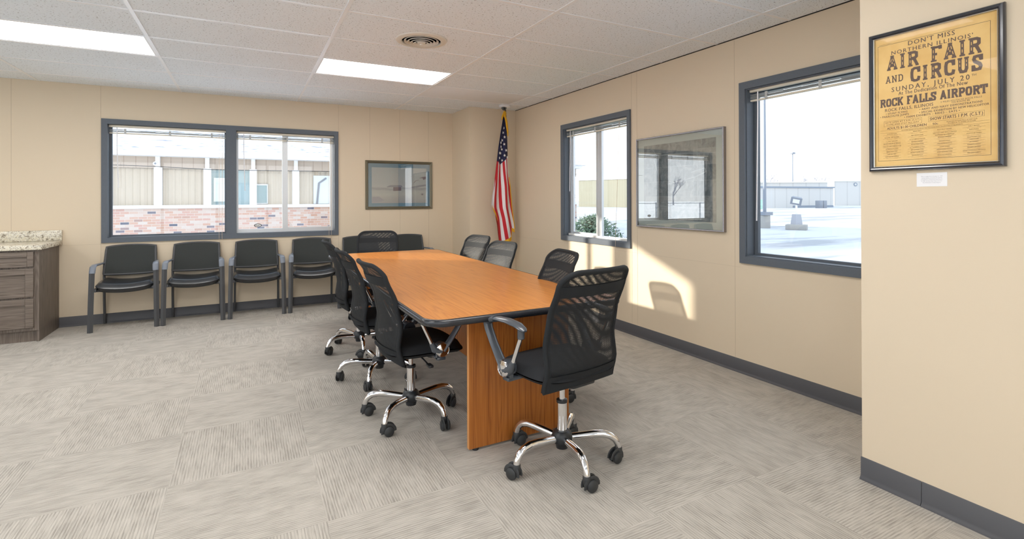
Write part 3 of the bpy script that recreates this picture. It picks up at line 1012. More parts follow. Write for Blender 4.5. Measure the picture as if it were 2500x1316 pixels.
UPPER = {'piston', 'tilt_mechanism', 'height_lever', 'seat', 'backrest', 'armrest'}
def stem_(n): return n.split('.')[0]
def set_chair(c, ang, dz):
    k = 0
    for ch in c.children:
        s = stem_(ch.name)
        if s == 'leg':
            ch.rotation_euler = (0, 0, rad(ang + 72 * k) - c.rotation_euler[2])
            for q in ch.children: q.rotation_euler = (0, 0, rad(random.choice([35, 70, -40, 110, 150, -80])))
            k += 1
        elif s in UPPER:
            ch.location = (0, 0, dz)

chair0, legs0 = make_office_chair()
CH = [  # hub x, y, rotz deg, leg angle, lift dz, label
    (1.400, 2.150, 9.0, 44, 0.045, 'black mesh office chair standing alone at the table end, by the slab leg panel'),
    (0.885, 3.030, -87.3, 7, 0.005, 'black mesh office chair on the cabinet side of the table, nearest the slab leg panel'),
    (0.870, 3.800, -90.0, 27, 0.005, 'black mesh office chair in the middle of the three on the cabinet side'),
    (0.880, 4.600, -91.0, 50, 0.010, 'black mesh office chair on the cabinet side of the table, nearest the back wall'),
    (1.660, 2.940, 81.5, 30, 0.008, 'black mesh office chair on the window-wall side with see-through back and solid band'),
    (1.935, 4.320, 100.4, 12, -0.050, 'black mesh office chair on the window-wall side, standing beneath the flag fringe'),
    (2.020, 5.090, 101.6, 60, -0.042, 'grey-lit mesh office chair on the window-wall side, closest to the wall corner'),
    (1.275, 5.665, 165.0, 20, -0.005, 'black mesh office chair at the table head, between two guest chairs and the table'),
]
for k, (x, y, rz, la, dz, lab) in enumerate(CH):
    if k == 0:
        c = chair0; c.location = (x, y, 0); c.rotation_euler = (0, 0, rad(rz)); c['label'] = lab
    else:
        c = dup(chair0, (x, y, 0), rad(rz), lab)
    set_chair(c, la, dz)

# ------------------------------------------------------------ guest chairs along the back wall
def make_guest_chair():
    t = thing('guest_chair', 'x', 'guest chair', (0, 0, 0), 0, 'guest chairs along the back wall')
    # local: faces -Y (into the room); origin on the floor under the seat middle
    for s in (-1, 1):
        bm = BM()
        tube(bm, [(0.272 * s, -0.235, 0.0), (0.267 * s, -0.228, 0.30), (0.262 * s, -0.208, 0.60)], 0.0235, 4, flat=0.62, upv=(0, 1, 0))
        obj('front_leg', bm, 'gmetal', t, ang=30)
    for s in (-1, 1):
        bm = BM()
        tube(bm, [(0.232 * s, 0.190, 0.0), (0.230 * s, 0.150, 0.25), (0.228 * s, 0.130, 0.45), (0.228 * s, 0.145, 0.66)], 0.0125, 6, upv=(0, 1, 0))
        obj('rear_leg', bm, 'gmetal', t)
    bm = BM()
    for s in (-1, 1):
        bbox(bm, 0.243 * s - 0.016, 0.243 * s + 0.016, -0.215, 0.14, 0.395, 0.425, 0.004)
    bbox(bm, -0.24, 0.24, -0.19, -0.16, 0.393, 0.413, 0.004)
    bbox(bm, -0.24, 0.24, 0.10, 0.13, 0.393, 0.413, 0.004)
    obj('seat_rail', bm, 'gmetal', t)
    bm = BM()
    def sp(u, v, top):
        x, y = u * 2 - 1, v * 2 - 1
        m_ = max(abs(x), abs(y)); n_ = (abs(x) ** 9 + abs(y) ** 9) ** (1 / 9)
        k = m_ / n_ if n_ > 1e-6 else 1
        e = max(0, 1 - m_ ** 14) ** 0.5
        zc = 0.435 + 0.030 * x * x - 0.006
        dr = -0.02 * max(0, -y - 0.5)
        return (x * k * 0.243, y * k * 0.225 - 0.020, (zc + 0.042 * e if top else zc - 0.050 * e) + dr)
    grid(bm, 20, 18, lambda u, v: sp(u, v, True)); grid(bm, 20, 18, lambda u, v: sp(u, v, False))
    bmesh.ops.remove_doubles(bm, verts=bm.verts[:], dist=0.0004)
    obj('seat', bm, 'gleather', t, ang=60)
    # backrest: plastic rim with dark net, gently arched top
    def bp(u, v, off):
        x = u * 2 - 1
        z0 = 0.522 + 0.010 * x * x; z1 = 0.828 - 0.016 * x * x
        wz = 0.214 + 0.012 * (1 - v) ** 1.0
        z = z0 + (z1 - z0) * v
        y = 0.135 + 0.075 * v ** 1.3 - 0.028 * x * x
        return Vector((x * wz, y + off, z))
    bm = BM()
    path = [bp(k / 10, 0, 0) for k in range(11)] + [bp(1, k / 8, 0) for k in range(1, 9)] + [bp(1 - k / 10, 1, 0) for k in range(1, 11)] + [bp(0, 1 - k / 8, 0) for k in range(1, 8)]
    path.append(path[0]); 
    tube(bm, path, 0.0125, 8, upv=(0, 1, 0))
    back = obj('backrest', bm, 'gmetal', t, ang=60)
    bm = BM(); grid(bm, 14, 10, lambda u, v: bp(u, v, -0.008)); grid(bm, 14, 10, lambda u, v: bp(u, v, 0.006))
    obj('net', bm, 'gmesh', back)
    for s in (-1, 1):
        bm = BM()
        pts = [(0.232 * s, 0.155, 0.650), (0.238 * s, 0.06, 0.652), (0.248 * s, -0.06, 0.656), (0.254 * s, -0.15, 0.658), (0.257 * s, -0.195, 0.645), (0.259 * s, -0.212, 0.600), (0.260 * s, -0.214, 0.585)]
        tube(bm, pts, [0.016, 0.018, 0.023, 0.026, 0.027, 0.0265, 0.026], 12, flat=0.5, upv=(0, 0, 1))
        obj('armrest', bm, 'garm', t)
    return t
g0 = make_guest_chair()
GUEST = [(-1.093, 'dark guest chair nearest the cabinet under the back window'),
         (-0.492, 'dark guest chair second from the cabinet under the back window'),
         (0.116, 'dark guest chair third from the cabinet, under the sliding half of the back window'),
         (0.728, 'dark guest chair fourth from the cabinet, half hidden by the office chairs'),
         (1.325, 'dark guest chair behind the table head, only one corner of its back showing'),
         (1.928, 'dark guest chair last in the row, beneath the blue-matted picture')]
for k, (x, lab) in enumerate(GUEST):
    loc = (x, 6.655, 0); rz = rad((0.6, -0.4, 0.3, -1.0, 0.5, -1.0)[k])
    if k == 0: g0.location = loc; g0.rotation_euler = (0, 0, rz); g0['label'] = lab
    else: dup(g0, loc, rz, lab)

# ------------------------------------------------------------ cabinet and worktop
t = thing('base_cabinet', 'grey-brown drawer cabinet with three recessed-panel drawer fronts', 'cabinet', (-2.16, 6.56, 0))
CX0, CX1, CF, CB = -0.455, 0.455, -0.28, 0.295
bm = BM()
box(bm, CX0, CX1, CF, CB, 0.105, 0.855)
box(bm, CX0, CX1 - 0.018, CF + 0.035, CB, 0.0, 0.105)
box(bm, CX1 - 0.018, CX1, CF + 0.004, CB, 0.0, 0.107)
obj('body', bm, 'cab', t, smooth=False)
for z0, z1 in ((0.700, 0.838), (0.420, 0.685), (0.135, 0.405)):
    bm = BM()
    a, b = CX0 + 0.035, CX1 - 0.035
    f0, f1 = CF - 0.020, CF - 0.001
    w_ = 0.058 if z1 - z0 > 0.2 else 0.045
    bbox(bm, a, a + w_, f0, f1, z0, z1, 0.002, 1); bbox(bm, b - w_, b, f0, f1, z0, z1, 0.002, 1)
    bbox(bm, a + w_, b - w_, f0, f1, z0, z0 + w_, 0.002, 1, 0); bbox(bm, a + w_, b - w_, f0, f1, z1 - w_, z1, 0.002, 1, 0)
    box(bm, a + w_ - 0.002, b - w_ + 0.002, f0 + 0.014, f1, z0 + w_ - 0.002, z1 - w_ + 0.002)
    obj('drawer', bm, 'cabh', t)
t = thing('countertop', 'speckled granite worktop with backsplash lying on the drawer cabinet', 'countertop', (-2.16, 6.56, 0.856))
bm = BM(); bbox(bm, CX0, CX1 + 0.028, CF - 0.035, CB + 0.003, 0.0, 0.046, 0.004)
obj('slab', bm, 'granite', t)
bm = BM(); bbox(bm, CX0, CX1 + 0.028, CB - 0.028, CB + 0.003, 0.046, 0.150, 0.003)
obj('backsplash', bm, 'granite', t)

# ------------------------------------------------------------ flag
def flag_mat():
    m = mat('flag_cloth', (0.8, 0.8, 0.8), 0.8, sheen=0.1)
    q = N(m); sp = q.n('SeparateXYZ'); q.l(q.coord('UV'), sp.inputs[0])
    u, v = sp.outputs[0], sp.outputs[1]
    s = q.math('FRACT', q.math('ADD', q.math('MULTIPLY', q.math('SUBTRACT', u, q.math('MULTIPLY', v, 0.50)), 3.6), 0.42))
    red = q.math('GREATER_THAN', s, 0.5)
    k = q.mix(red, (0.80, 0.78, 0.80), (0.55, 0.015, 0.025))
    can = q.math('LESS_THAN', q.math('ADD', v, q.math('MULTIPLY', q.math('ABSOLUTE', q.math('SUBTRACT', u, 0.30)), 0.10)), 0.405)
    k = q.mix(can, k, (0.012, 0.014, 0.060))
    q.color(k)
    return m
MT['flag'] = flag_mat()
FX, FY = 3.062, 6.06
t = thing('flag', 'American flag with gold fringe hanging furled on a pole in the corner', 'flag', (FX, FY, 0))
bm = BM()
tube(bm, [(0, 0, 0.02), (0, 0, 2.505)], 0.0125, 10)
obj('flag_pole', bm, 'pole', t)
bm = BM(); lathe(bm, [(0.13, 0.0), (0.13, 0.012), (0.10, 0.030), (0.03, 0.045), (0.022, 0.10), (0.0, 0.10)], 28)
obj('pole_base', bm, 'pole', t)
sil = [(2.46, -0.020, 0.012), (2.38, -0.040, 0.012), (2.20, -0.078, 0.012), (2.02, -0.105, 0.014), (1.84, -0.125, 0.018), (1.66, -0.158, 0.030), (1.48, -0.195, 0.058), (1.34, -0.220, 0.070), (1.20, -0.232, 0.080), (1.05, -0.190, 0.095), (0.90, -0.185, 0.115), (0.76, -0.180, 0.125)]
def sil_at(z):
    for (a, l0, r0), (b, l1, r1) in zip(sil, sil[1:]):
        if z >= b:
            f = (a - z) / (a - b); return l0 + (l1 - l0) * f, r0 + (r1 - r0) * f
    return sil[-1][1:]
def flag_bot(u):
    pts = [(0, 1.24), (0.15, 1.14), (0.17, 1.12), (0.20, 0.985), (0.24, 0.90), (0.26, 0.80), (0.30, 0.735), (0.55, 0.775), (0.78, 0.81), (0.82, 0.87), (0.86, 0.93), (1.0, 0.91)]
    for (a, p0), (b, p1) in zip(pts, pts[1:]):
        if u <= b: return p0 + (p1 - p0) * (u - a) / (b - a)
    return 0.91
def flag_pt(u, v, back=0.0):
    z = 2.46 - (2.46 - flag_bot(u)) * v
    l, r_ = sil_at(z)
    wv = min(1, (r_ - l) / 0.25)
    y = -0.022 - 0.045 * wv * (0.5 + 0.5 * math.sin(u * 2 * PI * 1.6 + 0.6 + 0.8 * v)) + back
    x = l + (r_ - l) * u + 0.006 * math.sin(v * 9 + u * 5)
    return Vector((x, y, z))
bm = BM()
grid(bm, 48, 60, lambda u, v: flag_pt(u, v), uv=lambda u, v: (u, (2.46 - flag_pt(u, v).z) / 1.72))
grid(bm, 24, 30, lambda u, v: flag_pt(u, v, 0.03), uv=lambda u, v: (u, (2.46 - flag_pt(u, v).z) / 1.72))
cloth = obj('flag_cloth', bm, 'flag', t, ang=180)
bm = BM()
us = [k / 60 for k in range(61)]
for side in (-0.002,):
    a = [bm.verts.new(flag_pt(u, 1, side)) for u in us]
    b = [bm.verts.new(flag_pt(u, 1, side) + Vector((0.004, -0.002, -0.048))) for u in us]
    for i in range(60): bm.faces.new([a[i], a[i + 1], b[i + 1], b[i]])
# fringe along the fly edge that shows at one side
vs_ = [0.55 + 0.45 * k / 20 for k in range(21)]
a = [bm.verts.new(flag_pt(1, v)) for v in vs_]; b = [bm.verts.new(flag_pt(1, v) + Vector((0.016, 0.004, -0.006))) for v in vs_]
for i in range(20): bm.faces.new([a[i], a[i + 1], b[i + 1], b[i]])
obj('gold_fringe', bm, 'gold', cloth, smooth=False)
bm = BM()
for (u, v) in ((0.45, 0.120), (0.30, 0.155), (0.62, 0.19), (0.30, 0.215), (0.12, 0.235), (0.60, 0.245), (0.22, 0.265), (0.40, 0.285), (0.78, 0.292), (0.10, 0.315), (0.26, 0.315), (0.62, 0.332), (0.14, 0.353), (0.46, 0.370), (0.90, 0.345)):
    zt = 2.46 - 1.72 * v
    vv = (2.46 - zt) / (2.46 - flag_bot(u))
    c = flag_pt(u, vv) + Vector((0, -0.006, 0)); R0 = 0.021
    sq = 0.55 if u < 0.28 else 0.95
    pts = []
    for k in range(10):
        rr = R0 if k % 2 == 0 else R0 * 0.42
        a_ = PI / 2 + k * PI / 5 + 0.15
        pts.append(c + Vector((rr * math.cos(a_) * sq, 0, rr * math.sin(a_))))
    prism(bm, pts, (0, 0.003, 0))
obj('stars', bm, 'star', cloth, smooth=False)
bm = BM()
bmesh.ops.create_uvsphere(bm, u_segments=12, v_segments=8, radius=0.030, matrix=Matrix.Translation((-0.022, -0.025, 2.44)) @ Matrix.Diagonal((0.8, 0.8, 1.5, 1)))
tube(bm, [(-0.030, -0.04, 2.44), (-0.020, -0.075, 2.33), (-0.008, -0.085, 2.20), (-0.004, -0.085, 2.14)], [0.014, 0.016, 0.012, 0.005], 8, flat=0.5)
tube(bm, [(-0.036, -0.03, 2.46), (-0.058, -0.03, 2.40), (-0.062, -0.03, 2.36)], [0.010, 0.012, 0.006], 8)
obj('gold_tassel', bm, 'gold', t)

# ------------------------------------------------------------ pictures
def pic_frame(bm, ax, u0, u1, z0, z1, w_, p, d, sgn, prof=None):
    """mitred moulding around a rectangle: sgn -1 comes out toward the room"""
    prof = prof or [(0, 0), (0, d), (w_ * 0.35, d * 1.05), (w_ * 0.8, d * 0.7), (w_, d * 0.55), (w_, 0)]
    cor = [(u0, z0, 1, 1), (u1, z0, -1, 1), (u1, z1, -1, -1), (u0, z1, 1, -1)]
    rings = []
    for u, z, su, sz in cor:
        ring = []
        for a, dd in prof:
            uu, zz, pp = u + su * a, z + sz * a, p + sgn * dd
            ring.append(bm.verts.new((uu, pp, zz) if ax == 'X' else (pp, uu, zz)))
        rings.append(ring)
    for i in range(4):
        A, B = rings[i], rings[(i + 1) % 4]
        for k in range(len(prof) - 1):
            bm.faces.new([A[k], B[k], B[k + 1], A[k + 1]])

# small winter print, back wall
t = thing('framed_picture', 'small framed winter farm print with blue mat beside the back window', 'picture', (1.851, YB, 1.505))
Lx, Lz = 0.4585, 0.325
bm = BM(); pic_frame(bm, 'X', -Lx, Lx, -Lz, Lz, 0.036, 0.0, 0.024, -1, [(0, 0), (0, 0.018), (0.006, 0.024), (0.014, 0.020), (0.022, 0.024), (0.030, 0.016), (0.036, 0.012), (0.036, 0)])
obj('frame', bm, 'frame_green', t, ang=20)
bm = BM(); box(bm, -Lx + 0.034, Lx - 0.034, -0.006, -0.001, -Lz + 0.030, Lz - 0.030)
obj('mat_board', bm, 'mat_blue', t, smooth=False)
def farm_mat():
    m = mat('winter_watercolour', (0.6, 0.6, 0.58), 0.9)
    q = N(m); c = q.coord(); sp = q.n('SeparateXYZ'); q.l(c, sp.inputs[0])
    n = q.noise(q.mapping(c, (3, 3, 14)), 1.0, 3)
    z = q.math('ADD', sp.outputs[2], q.math('MULTIPLY', q.math('SUBTRACT', n, 0.5), 0.10))
    z = q.math('ADD', q.math('MULTIPLY', z, 2.0), 0.5)
    q.color(q.ramp(z, [(0.05, (0.68, 0.63, 0.63)), (0.25, (0.86, 0.82, 0.76)), (0.36, (0.80, 0.77, 0.74)), (0.42, (0.58, 0.55, 0.58)), (0.46, (0.86, 0.83, 0.80)), (0.52, (0.80, 0.79, 0.78)), (1.0, (0.76, 0.78, 0.78))]))
    return m
MT['farm'] = farm_mat()
bm = BM(); box(bm, -0.375, 0.375, -0.0075, -0.006, -0.243, 0.235)
pr_ = obj('print', bm, 'farm', t, smooth=False)
bm = BM()
def flatpoly(bm, pts, y, mi): prism(bm, [(a, y, b) for a, b in pts], (0, -0.0005, 0), mi)
flatpoly(bm, [(-0.18, -0.025), (-0.13, 0.0), (0.02, 0.0), (0.04, -0.025), (0.02, -0.028), (-0.17, -0.032)], -0.0078, 0)
flatpoly(bm, [(-0.09, -0.028), (0.02, -0.028), (0.02, -0.075), (-0.09, -0.08)], -0.0078, 1)
flatpoly(bm, [(0.13, -0.03), (0.26, 0.0), (0.37, 0.015), (0.37, -0.01), (0.2, -0.035)], -0.0078, 0)
flatpoly(bm, [(0.27, 0.10), (0.33, 0.118), (0.37, 0.122), (0.37, 0.09), (0.33, 0.075), (0.32, 0.10)], -0.0078, 1)
flatpoly(bm, [(-0.37, -0.16), (-0.28, -0.155), (-0.21, -0.205), (-0.29, -0.235), (-0.37, -0.235)], -0.0078, 2)
for k in range(22):
    a = rad(200 - 220 * k / 21); r_ = 0.035 + 0.02 * random.random()
    bx, bz = 0.315, -0.135
    tip = (bx + r_ * math.cos(a), bz + r_ * 0.9 * math.sin(a))
    flatpoly(bm, [(bx - 0.002, bz), (tip[0], tip[1]), (bx + 0.002, bz)], -0.0078 - 0.00002 * k, 1)
for pts in ([(0.19, 0.03), (0.22, 0.065), (0.27, 0.07), (0.268, 0.066), (0.225, 0.06), (0.195, 0.028)], [(0.15, 0.118), (0.17, 0.12), (0.165, 0.114)]):
    flatpoly(bm, pts, -0.0078, 1)
o = obj('painted_scene', bm, [mat('print_mauve', (0.50, 0.46, 0.52), 0.9), mat('print_plum', (0.34, 0.24, 0.28), 0.9), mat('print_lilac', (0.62, 0.57, 0.62), 0.9)], pr_, smooth=False)
bm = BM(); box(bm, -Lx + 0.034, Lx - 0.034, -0.0115, -0.0100, -Lz + 0.034, Lz - 0.034)
obj('glazing', bm, 'picglass', t, smooth=False)

# aerial photograph, right wall
t = thing('framed_picture', 'large silver-framed aerial photograph reflecting a window, hung between the wall windows', 'picture', (XR, 3.224, 1.463))
Ly, Lz = 0.500, 0.411
bm = BM(); pic_frame(bm, 'Y', -Ly, Ly, -Lz, Lz, 0.012, 0.0, 0.032, -1, [(0, 0), (0, 0.030), (0.003, 0.033), (0.010, 0.032), (0.012, 0.028), (0.012, 0)])
obj('frame', bm, 'frame_silver', t, ang=20)
bm = BM(); box(bm, -0.010, -0.002, -Ly + 0.010, Ly - 0.010, -Lz + 0.010, Lz - 0.010)
obj('mat_board', bm, 'mat_grey', t, smooth=False)
def aerial_mat():
    m = mat('aerial_photo', (0.3, 0.3, 0.3), 0.6)
    q = N(m); c = q.coord()
    p = q.mapping(c, (1, 1, 1), (0, rad(90), 0))
    bt = q.n('TexBrick')
    bt.inputs['Scale'].default_value = 1.0
    bt.inputs['Brick Width'].default_value = 0.18; bt.inputs['Row Height'].default_value = 0.13
    bt.inputs['Mortar Size'].default_value = 0.0022
    bt.inputs['Color1'].default_value = (0.16, 0.18, 0.20, 1); bt.inputs['Color2'].default_value = (0.62, 0.58, 0.53, 1)
    bt.inputs['Mortar'].default_value = (0.62, 0.62, 0.60, 1)
    sp = q.n('SeparateXYZ'); q.l(c, sp.inputs[0]); cb = q.n('CombineXYZ'); q.l(sp.outputs[1], cb.inputs[0]); q.l(sp.outputs[2], cb.inputs[1])
    q.l(cb.outputs[0], bt.inputs['Vector'])
    n = q.noise(c, 14, 5, 0.65, 1.2)
    k = q.mix(0.55, bt.outputs[0], q.ramp(n, [(0.35, (0.10, 0.13, 0.15)), (0.55, (0.42, 0.44, 0.44)), (0.7, (0.62, 0.58, 0.54))]))
    q.color(k)
    return m
MT['aerial'] = aerial_mat()
bm = BM(); box(bm, -0.0112, -0.010, -0.412, 0.412, -0.340, 0.339)
pr_ = obj('photograph', bm, 'aerial', t, smooth=False)
bm = BM()
def rline(pts, w_=0.0022):
    for (a, b), (c, d) in zip(pts, pts[1:]):
        v = Vector((c - a, d - b)); n_ = Vector((-v.y, v.x)).normalized() * w_
        prism(bm, [(-0.0114, a + n_.x, b + n_.y), (-0.0114, c + n_.x, d + n_.y), (-0.0114, c - n_.x, d - n_.y), (-0.0114, a - n_.x, b - n_.y)], (-0.0003, 0, 0))
rline([(0.41, 0.225), (0.2, 0.24), (-0.1, 0.235), (-0.41, 0.215)], 0.003)
rline([(0.40, 0.22), (0.36, 0.29), (0.30, 0.305), (0.26, 0.25)])
rline([(-0.16, 0.07), (-0.30, 0.10), (-0.315, 0.07), (-0.2, 0.03), (0.10, -0.02)], 0.0035)
rline([(0.28, 0.2), (0.22, 0.05), (0.25, -0.12)], 0.003)
rline([(-0.22, 0.33), (-0.23, -0.33)], 0.0015); rline([(0.41, -0.21), (-0.41, -0.235)], 0.0015)
obj('roads', bm, mat('photo_white', (0.62, 0.63, 0.62), 0.8), pr_, smooth=False)
bm = BM(); box(bm, -0.0265, -0.025, -Ly + 0.010, Ly - 0.010, -Lz + 0.010, Lz - 0.010)
obj('glazing', bm, 'picglass', t, smooth=False)

# ------------------------------------------------------------ poster on the pier
def poster_mat():
    m = mat('aged_newsprint', (0.82, 0.55, 0.22), 0.8)
    q = N(m); c = q.coord()
    n = q.noise(c, 9, 4, 0.6); n2 = q.noise(c, 160, 2)
    k = q.ramp(n, [(0.3, (0.74, 0.46, 0.155)), (0.6, (0.84, 0.57, 0.225))])
    q.color(q.mix(q.math('MULTIPLY', n2, 0.15), k, (0.68, 0.44, 0.18)))
    return m
MT['news'] = poster_mat()
t = thing('framed_poster', 'yellowed air fair and circus poster in a glossy black frame', 'poster', (XP, 1.0685, 1.7485))
Ly, Lz = 0.2385, 0.3125
bm = BM(); pic_frame(bm, 'Y', -Ly, Ly, -Lz, Lz, 0.021, 0.0, 0.024, -1, [(0, 0), (0, 0.012), (0.004, 0.020), (0.010, 0.024), (0.015, 0.022), (0.019, 0.016), (0.021, 0.014), (0.021, 0.0)])
obj('frame', bm, 'frame_black', t, ang=25)
bm = BM(); pic_frame(bm, 'Y', -Ly + 0.0205, Ly - 0.0205, -Lz + 0.0205, Lz - 0.0205, 0.0025, 0.0, 0.015, -1, [(0, 0), (0, 0.0152), (0.0025, 0.0135), (0.0025, 0)])
obj('frame_lip', bm, 'silverlip', t, smooth=False)
bm = BM(); box(bm, -0.006, -0.001, -Ly + 0.020, Ly - 0.020, -Lz + 0.020, Lz - 0.020)
news = obj('newspaper_page', bm, 'news', t, smooth=False)

PS = lambda s: (1.351 - s) - 1.0685       # distance along the wall from the pier edge -> local y
PZ = lambda z: z - 1.7485
DG = bpy.context.evaluated_depsgraph_get
def text_polys(txt, bold=0.0, space=1.0):
    cu = bpy.data.curves.new('t', 'FONT'); cu.body = txt; cu.size = 1.0; cu.offset = 0.0
    cu.space_character = space; cu.resolution_u = 2
    o = bpy.data.objects.new('t', cu); COL.objects.link(o)
    bpy.context.view_layer.update()
    me = bpy.data.meshes.new_from_object(o.evaluated_get(DG()))
    vs = [(v.co.x, v.co.y) for v in me.vertices]; fs = [tuple(p.vertices) for p in me.polygons]
    bpy.data.objects.remove(o); bpy.data.curves.remove(cu); bpy.data.meshes.remove(me)
    return vs, fs
def put_text(bm, txt, s0, s1, zb, cap, bold=0.012, space=1.0, mi=0, x=-0.0064):
    vs, fs = text_polys(txt, bold, space)
    xs = [v[0] for v in vs]; a, b = min(xs), max(xs)
    kx = (s1 - s0) / (b - a); kz = cap / 0.70
    for c, sh in enumerate((0.0, -0.018 * cap, 0.018 * cap) if bold >= 0.012 else (0.0,)):
        nv = [bm.verts.new((x - 0.00001 * c, PS(s0 + sh + (p[0] - a) * kx), PZ(zb + p[1] * kz))) for p in vs]
        for f in fs:
            try: bm.faces.new([nv[i] for i in f]).material_index = mi
            except ValueError: pass

# slab-serif display letters drawn as strokes on a 10 x 14 field
SLAB = {
 'A': (11, [[(1.8, 0.5), (5.5, 13.5), (9.2, 0.5)], [(3.2, 4.6), (7.8, 4.6)]], [(0, 4.0, 0), (7.0, 11, 0), (3.6, 7.4, 14)]),
 'I': (6, [[(3, 0.5), (3, 13.5)]], [(0.6, 5.4, 0), (0.6, 5.4, 14)]),
 'R': (11, [[(2.6, 0.5), (2.6, 13.5)], [(2.6, 13.0), (7, 13.0), (8.8, 11.8), (8.8, 8.6), (7, 7.2), (2.6, 7.2)], [(6.2, 7.2), (9.4, 0.8)]], [(0.2, 5.0, 0), (0.2, 4, 14), (7.8, 11, 0)]),
 'F': (10, [[(2.6, 0.5), (2.6, 13.5)], [(2.6, 12.7), (8.6, 12.7)], [(2.6, 6.6), (5.4, 6.6)], [(8.9, 13.2), (8.9, 11.4)]], [(0.2, 5.6, 0), (0.2, 4, 14)]),
 'C': (10, [[(9, 10.0), (8.4, 12.2), (6.8, 13.2), (4.2, 13.2), (2.2, 11.8), (1.6, 9), (1.6, 5), (2.2, 2.2), (4.2, 0.8), (6.8, 0.8), (8.4, 1.8), (9, 4.0)], [(9, 9.6), (9, 14)]], []),
 'U': (11, [[(2.4, 13.5), (2.4, 4), (3.4, 1.6), (5.5, 0.8), (7.6, 1.6), (8.6, 4), (8.6, 13.5)]], [(0.2, 4.6, 14), (6.4, 10.8, 14)]),
 'S': (9.5, [[(8, 10.4), (7.2, 12.6), (4.8, 13.2), (2.4, 12.4), (1.7, 10.4), (2.6, 8.4), (6.8, 5.9), (7.9, 3.8), (7.0, 1.6), (4.6, 0.8), (2.2, 1.4), (1.4, 3.6)], [(8.3, 9.8), (8.3, 14)], [(1.1, 0), (1.1, 4.4)]], []),
 'N': (11, [[(2.2, 0.5), (2.2, 13.5)], [(2.2, 13.2), (8.6, 0.8)], [(8.6, 0.5), (8.6, 13.5)]], [(0.2, 4.4, 0), (0, 3, 14), (6.4, 10.8, 14)]),
 'D': (11, [[(2.4, 0.5), (2.4, 13.5)], [(2.4, 13.0), (6.4, 13.0), (8.6, 11), (9.2, 7), (8.6, 3), (6.4, 1.0), (2.4, 1.0)]], [(0.2, 4.0, 0), (0.2, 4.0, 14)]),
 'O': (10.5, [[(5.2, 13.2), (2.6, 12), (1.7, 9), (1.7, 5), (2.6, 2), (5.2, 0.8), (7.8, 2), (8.7, 5), (8.7, 9), (7.8, 12), (5.2, 13.2)]], []),
 'K': (11, [[(2.4, 0.5), (2.4, 13.5)], [(8.8, 13), (3, 6.4)], [(4.6, 8.2), (9, 0.8)]], [(0.2, 4.8, 0), (0.2, 4.8, 14), (6.6, 10.8, 14), (6.8, 11, 0)]),
 'L': (9.5, [[(2.6, 0.5), (2.6, 13.5)], [(2.6, 1.0), (8.6, 1.0)], [(8.6, 0.4), (8.6, 4.6)]], [(0.2, 5.0, 14), (0.2, 4, 0)]),
 'P': (10.5, [[(2.6, 0.5), (2.6, 13.5)], [(2.6, 13.0), (7, 13.0), (8.8, 11.6), (8.8, 8.2), (7, 6.6), (2.6, 6.6)]], [(0.2, 5.4, 0), (0.2, 4, 14)]),
 'T': (10.5, [[(5.2, 0.5), (5.2, 13.5)], [(0.9, 13.0), (9.6, 13.0)], [(0.9, 13.6), (0.9, 9.6)], [(9.6, 13.6), (9.6, 9.6)]], [(2.6, 7.8, 0)]),
}
KQ = [0]
def slab_text(bm, txt, s0, s1, zb, cap, wt=2.7, gap=1.0, space=5.0, mi=0, inline=False, x=-0.0064):
    tot = sum((space if ch == ' ' else SLAB[ch][0]) + gap for ch in txt) - gap
    kx = (s1 - s0) / tot; kz = cap / 14.0
    cur = 0.0
    V = lambda a, b, xx: bm.verts.new((xx, PS(s0 + a * kx), PZ(zb + b * kz)))
    def quad(p, q_, hw, xx, m_):
        d = Vector((q_[0] - p[0], q_[1] - p[1])); L_ = d.length
        if L_ < 1e-6: return
        d /= L_; n_ = Vector((-d.y, d.x)) * hw
        e = d * hw * 0.55
        KQ[0] += 1; xx = xx - 0.000008 * (KQ[0] % 40)
        a = [(p[0] - e.x + n_.x, p[1] - e.y + n_.y), (q_[0] + e.x + n_.x, q_[1] + e.y + n_.y), (q_[0] + e.x - n_.x, q_[1] + e.y - n_.y), (p[0] - e.x - n_.x, p[1] - e.y - n_.y)]
        bm.faces.new([V(cur + u, min(14, max(0, v)), xx) for u, v in a]).material_index = m_
    for ch in txt:
        if ch == ' ':
            cur += space + gap; continue
        wd, strokes, serifs = SLAB[ch]
        for st in strokes:
            thick = wt if len(st) != 2 or st[0][0] == st[1][0] or ch in 'ARKN' else wt * 0.72
            for p, q_ in zip(st, st[1:]): quad(p, q_, thick / 2, x, mi)
        for a, b, z in serifs:
            zz0, zz1 = (0, 1.5) if z == 0 else (12.5, 14)
            KQ[0] += 1; xs_ = x - 0.000008 * (KQ[0] % 40)
            bm.faces.new([V(cur + a, zz0, xs_), V(cur + b, zz0, xs_), V(cur + b, zz1, xs_), V(cur + a, zz1, xs_)]).material_index = mi
        if inline:
            st = strokes[0]
            for p, q_ in zip(st, st[1:]):
                if abs(q_[1] - p[1]) < 5: continue
                for f0, f1 in ((0.22, 0.40), (0.58, 0.76)):
                    pa = (p[0] + (q_[0] - p[0]) * f0, p[1] + (q_[1] - p[1]) * f0); pb = (p[0] + (q_[0] - p[0]) * f1, p[1] + (q_[1] - p[1]) * f1)
                    quad(pa, pb, 0.32, x - 0.0004, 1)
        cur += wd + gap

